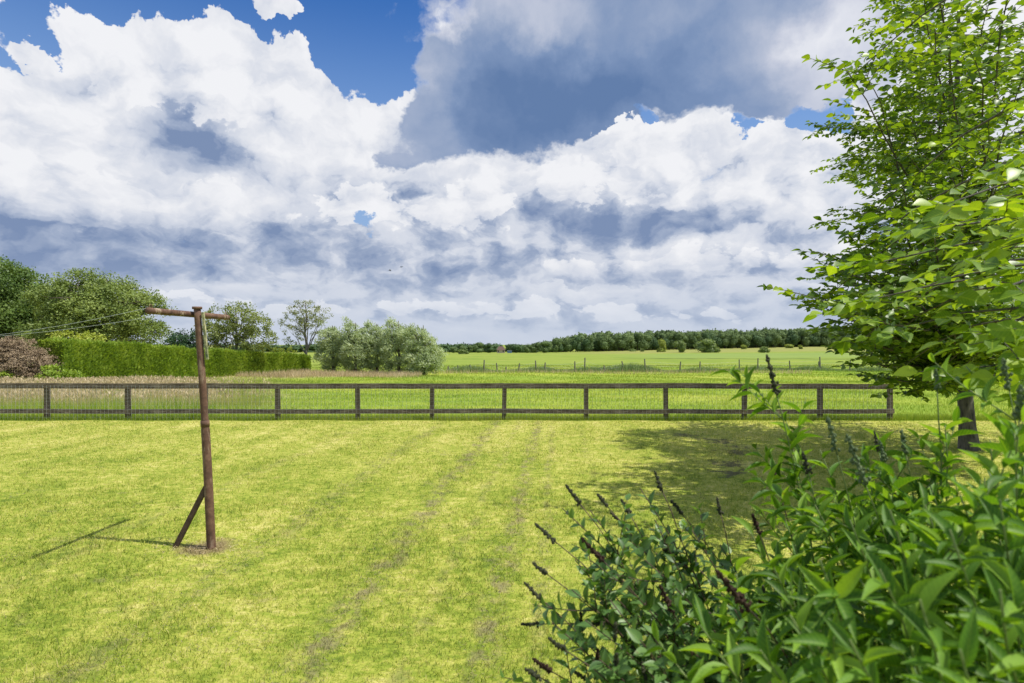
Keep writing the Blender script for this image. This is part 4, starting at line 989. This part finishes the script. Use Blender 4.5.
# ------------------------------------------------------------------ spiraea bushes in the right foreground
M['sp_dark'] = foliage('spiraea_leaf_blue', (.035, .085, .022), (.09, .19, .045), (.21, .35, .085), .33, 5., .42, .45, rib=True, clump=.25, tint=(1.5, 1.45, .4))
M['sp_light'] = foliage('spiraea_leaf_bright', (.030, .085, .010), (.105, .24, .024), (.32, .50, .06), .42, 5., .5, .28, rib=True, clump=.25, tint=(1.5, 1.4, .35))
M['stem_green'] = simple('green_stem', (.10, .15, .035), (.18, .24, .06), 30, .6); M['stem_brown'] = simple('brown_stem', (.045, .028, .02), (.12, .075, .05), 30, .7)
M['bud_green'] = foliage('green_buds', (.07, .11, .045), (.12, .17, .075), (.20, .25, .12), .15, 20, .7, .2); M['bud_dark'] = foliage('dark_buds', (.03, .035, .022), (.055, .06, .035), (.10, .10, .06), .1, 20, .8, .1); M['bud_brown'] = foliage('old_flowers', (.020, .013, .010), (.045, .028, .020), (.10, .065, .046), .05, 20, .9, .1, tint=(1, .8, .7))
SB, SF = ico(6, 4)
def spike(parent, tip, ax, L, R, mat, dense=1.0):
    """an upright panicle of small round bud clusters"""
    mb = MB(); ax = nrm(ax); n = int(95 * dense * L / .08)
    for i in range(n):
        t = rng.random() ** .8; rr = R * (1 - t * .7) * rng.uniform(.35, 1.0); a = rng.random() * 6.28
        u = nrm(np.cross(ax, [.3, .9, .1])); w = np.cross(ax, u); lump = .5 + .5 * math.sin(t * 30)
        p = tip - ax * L * (1 - t) + (u * math.cos(a) + w * math.sin(a)) * rr * lump
        s = rng.uniform(.0026, .0046) * (1.1 - .4 * t)
        mb.add(SB * s * [1, 1, 1.2] + p, SF, rnd=float(rng.random()))
    mb.tube([tip - ax * L * 1.1, tip], [.0018, .0008], 5); mb.build('flower_spike', mat, parent, True)
def cane(parent, root, tip, leafL, mats, mode, twigs=4, sp=None, asp=.30, dens=1.0, lean=.12, tpl=T_LANCE, r0=.0045, low=.25):
    leafm, stemm, budm = mats; L = np.linalg.norm(tip - root); n = 14; t = np.linspace(0, 1, n)[:, None]
    c = root + (tip - root) * [.45, .45, .72]; pts = (1 - t) ** 2 * root + 2 * t * (1 - t) * c + t ** 2 * tip + rng.normal(0, .006, (n, 3)) * np.sin(t * math.pi)
    mb = MB(); mb.tube(pts, np.linspace(r0, .0014, n), 7); LV = []
    def leaves_on(q, s0, s1, step, Lf, ph):
        seg = np.linalg.norm(np.diff(q, axis=0), axis=1); cum = np.concatenate([[0], np.cumsum(seg)]); s = np.arange(s0 * cum[-1], s1 * cum[-1], step)
        if len(s) == 0: return
        s = s + rng.normal(0, step * .2, len(s)); P = np.stack([np.interp(s, cum, q[:, k]) for k in range(3)], -1); P2 = np.stack([np.interp(s + .01, cum, q[:, k]) for k in range(3)], -1)
        P1 = np.stack([np.interp(s - .01, cum, q[:, k]) for k in range(3)], -1); dr = nrm(P2 - P1)
        u = nrm(np.cross(dr, [.3, .8, .2])); w = np.cross(dr, u); a = np.arange(len(s)) * 2.4 + ph
        out = u * np.cos(a)[:, None] + w * np.sin(a)[:, None]; rel = s / cum[-1]
        d = nrm(out * .95 + dr * (.35 + .6 * rel)[:, None] + [0, 0, .1] + rng.normal(0, .15, out.shape)); nn = nrm(dr * .9 - out * .35 + [0, 0, .45] + rng.normal(0, .22, out.shape))
        LL = Lf * (1.05 - .35 * rel ** 3) * rng.uniform(.7, 1.12, len(s)); LV.append((P, d, nn, LL))
    leaves_on(pts, low, .92 if sp else .99, .024 / dens, leafL, rng.random() * 6)
    for k in range(twigs):
        i = int(rng.uniform(.35, .88) * n); dr = nrm(pts[i] - pts[i - 1]); a = rng.random() * 6.28; o = nrm(np.cross(dr, [math.cos(a), math.sin(a), .2]))
        q = curve_pts(pts[i], dr * .8 + o * .7, rng.uniform(.08, .20) * (leafL / .06) ** .4, 6, -.6, .1); mb.tube(q, np.linspace(.0018, .0009, 6), 5); leaves_on(q, .15, 1.0, .019 / dens, leafL * .8, rng.random() * 6)
        if mode == 'spiky' and rng.random() < .16: TW.append((q[-1] + nrm(q[-1] - q[-2]) * .03, nrm(q[-1] - q[-2])))
    st = mb.build('stem', stemm, parent, True)
    m2 = MB(); P, d, nn, LL = [np.concatenate([l[i] for l in LV]) for i in range(4)]
    add_leaves(m2, P, d, nn, LL, LL * asp, tpl); m2.build('leaves', leafm, st, True)
    if sp:
        ax = nrm(pts[-1] - pts[-3]); spike(st, pts[-1] + ax * sp[0] * .85, ax, sp[0], sp[1], budm)
    while TW: q, ax = TW.pop(); spike(st, q + ax * .02, ax, .045, .008, budm, .8)
TW = []
def scr(px, py, d): return np.array([(px - 512) / F * d, d, 2 + (343 - py) / F * d])
# left bush: small oval bluish leaves, thin dark canes, brown seed spikes
RL = np.array([.95, 1.75, 0.]); sl = thing('spiraea_bush', 'airy spiraea bush with small blue green leaves and brown seed spikes, left of the foreground', 'bush', tuple(RL))
G = ('sp_dark', 'stem_brown', 'bud_dark'); Bn = ('sp_dark', 'stem_brown', 'bud_brown')
tipsL = [((562, 508), 1.75, G, None), ((545, 565), 1.6, G, (.05, .011)), ((552, 622), 1.5, G, None), ((538, 668), 1.45, G, (.05, .011)), ((606, 498), 1.8, G, (.05, .010)), ((640, 488), 1.8, G, None), ((572, 590), 1.55, G, None), ((590, 560), 1.6, G, None), ((680, 505), 1.8, G, (.05, .011)), ((578, 492), 1.75, G, (.07, .011)), ((552, 528), 1.65, G, (.075, .011)), ((541, 588), 1.55, G, (.07, .010)), ((548, 658), 1.5, Bn, (.07, .010)), ((562, 640), 1.45, G, (.05, .010)), ((661, 480), 1.8, G, (.06, .010)), ((600, 545), 1.6, Bn, (.085, .013)),
         ((628, 505), 1.85, G, (.05, .010)), ((692, 530), 1.7, G, None), ((758, 520), 1.5, Bn, (.06, .009)), ((720, 505), 1.9, G, (.05, .010)), ((610, 600), 1.45, G, None), ((645, 560), 1.55, G, None), ((670, 590), 1.45, Bn, (.10, .011)), ((640, 640), 1.3, G, None),
         ((600, 660), 1.4, G, None), ((700, 570), 1.5, G, None), ((735, 610), 1.2, G, None), ((690, 650), 1.25, G, None), ((742, 575), 1.15, Bn, (.13, .013)), ((590, 510), 1.75, G, None), ((655, 520), 1.7, G, None), ((575, 560), 1.65, G, None), ((585, 620), 1.5, G, None), ((625, 575), 1.75, G, None), ((665, 545), 1.9, G, None), ((705, 610), 1.7, G, None), ((655, 610), 1.8, G, None), ((620, 650), 1.7, G, None), ((720, 545), 1.75, G, None), ((740, 640), 1.5, G, None)]
for (p, d, mm, sp) in tipsL:
    tip = scr(p[0], p[1], d) - RL; root = np.array([rng.uniform(-.22, .25), rng.uniform(-.2, .2), -.02])
    if sp: tip = tip - np.array([0, 0, sp[0] * .4])
    cane(sl, root, tip, rng.uniform(.048, .068), tuple(M[q] for q in mm), 'spiky', 7, sp, .52, 1.15, tpl=T_OVAL, r0=.0035)
# right bush: long lance leaves, greener shoots
RR = np.array([1.45, 1.45, 0.]); sr = thing('spiraea_bush', 'lush spiraea bush with long bright lance shaped leaves filling the lower right', 'bush', tuple(RR))
G2 = ('sp_light', 'stem_green', 'bud_green'); G3 = ('sp_light', 'stem_green', 'bud_dark'); B2 = ('sp_light', 'stem_brown', 'bud_brown')
tipsR = [((775, 372), 1.7, G3, (.115, .015)), ((782, 412), 1.72, G2, None), ((945, 425), 1.5, G2, None), ((990, 440), 1.3, G2, None), ((1016, 425), 1.2, G2, None), ((884, 450), 1.6, G2, (.05, .012)), ((820, 450), 1.6, G2, None), ((790, 440), 1.75, G2, None), ((808, 462), 1.6, G3, (.06, .012)), ((835, 432), 1.5, G2, (.09, .014)), ((862, 455), 1.35, G2, (.12, .020)), ((878, 440), 1.9, G3, (.06, .011)), ((905, 440), 1.6, G2, (.06, .012)), ((937, 378), 1.5, G2, (.05, .011)), ((1008, 372), 1.4, G2, (.07, .016)), ((1020, 400), 1.1, G2, (.06, .016)),
         ((985, 478), 1.3, G2, None), ((960, 495), 1.1, G2, None), ((925, 505), 1.2, G2, None), ((890, 510), 1.0, G2, None), ((850, 520), 1.15, G2, None), ((815, 505), 1.4, G2, None), ((785, 520), 1.6, G2, None), ((1000, 500), .9, G2, None), ((950, 530), .85, G2, None), ((880, 570), .85, G2, None), ((820, 560), 1.0, G2, None), ((770, 560), 1.2, G2, None), ((790, 615), .9, G2, None), ((850, 640), .72, G2, None), ((920, 600), .75, G2, None), ((1000, 590), .72, G2, None), ((960, 650), .66, G2, None), ((1040, 520), .9, G2, None), ((1040, 640), .7, G2, None), ((720, 655), 1.0, G2, None), ((760, 650), .9, G2, None), ((775, 470), 1.9, B2, (.05, .010)), ((850, 500), 1.7, G2, None), ((900, 490), 1.8, G2, None), ((955, 475), 1.8, G2, None), ((1010, 480), 1.6, G2, None), ((830, 490), 1.9, G2, None), ((870, 480), 1.6, G2, None), ((930, 485), 1.45, G2, None), ((980, 480), 1.5, G2, None), ((795, 545), 1.5, G2, None), ((880, 530), 1.4, G2, None), ((930, 520), 1.3, G2, None), ((1030, 455), 1.4, G2, None), ((840, 590), 1.2, G2, None), ((900, 640), 1.0, G2, None), ((775, 590), 1.4, G2, None), ((750, 530), 1.6, G2, None), ((1000, 540), 1.2, G2, None), ((700, 625), 1.2, G2, None), ((740, 585), 1.35, G2, None), ((815, 640), .95, G2, None), ((1060, 470), 1.2, G2, None), ((680, 670), 1.1, G2, None)]
for (p, d, mm, sp) in tipsR:
    tip = scr(p[0], p[1], d) - RR; f = .5 * (tip[:2] / 1.0); root = np.array([np.clip(tip[0] * .55 + rng.uniform(-.1, .15), -.5, .9), np.clip(tip[1] * .6 + rng.uniform(-.05, .1), -.6, .5), -.02])
    if sp: tip = tip - np.array([0, 0, sp[0] * .4])
    cane(sr, root, tip, rng.uniform(.085, .11), tuple(M[q] for q in mm), 'plain', 5, sp, .27, 1.0, r0=.004)
print('beech leaves', nb)
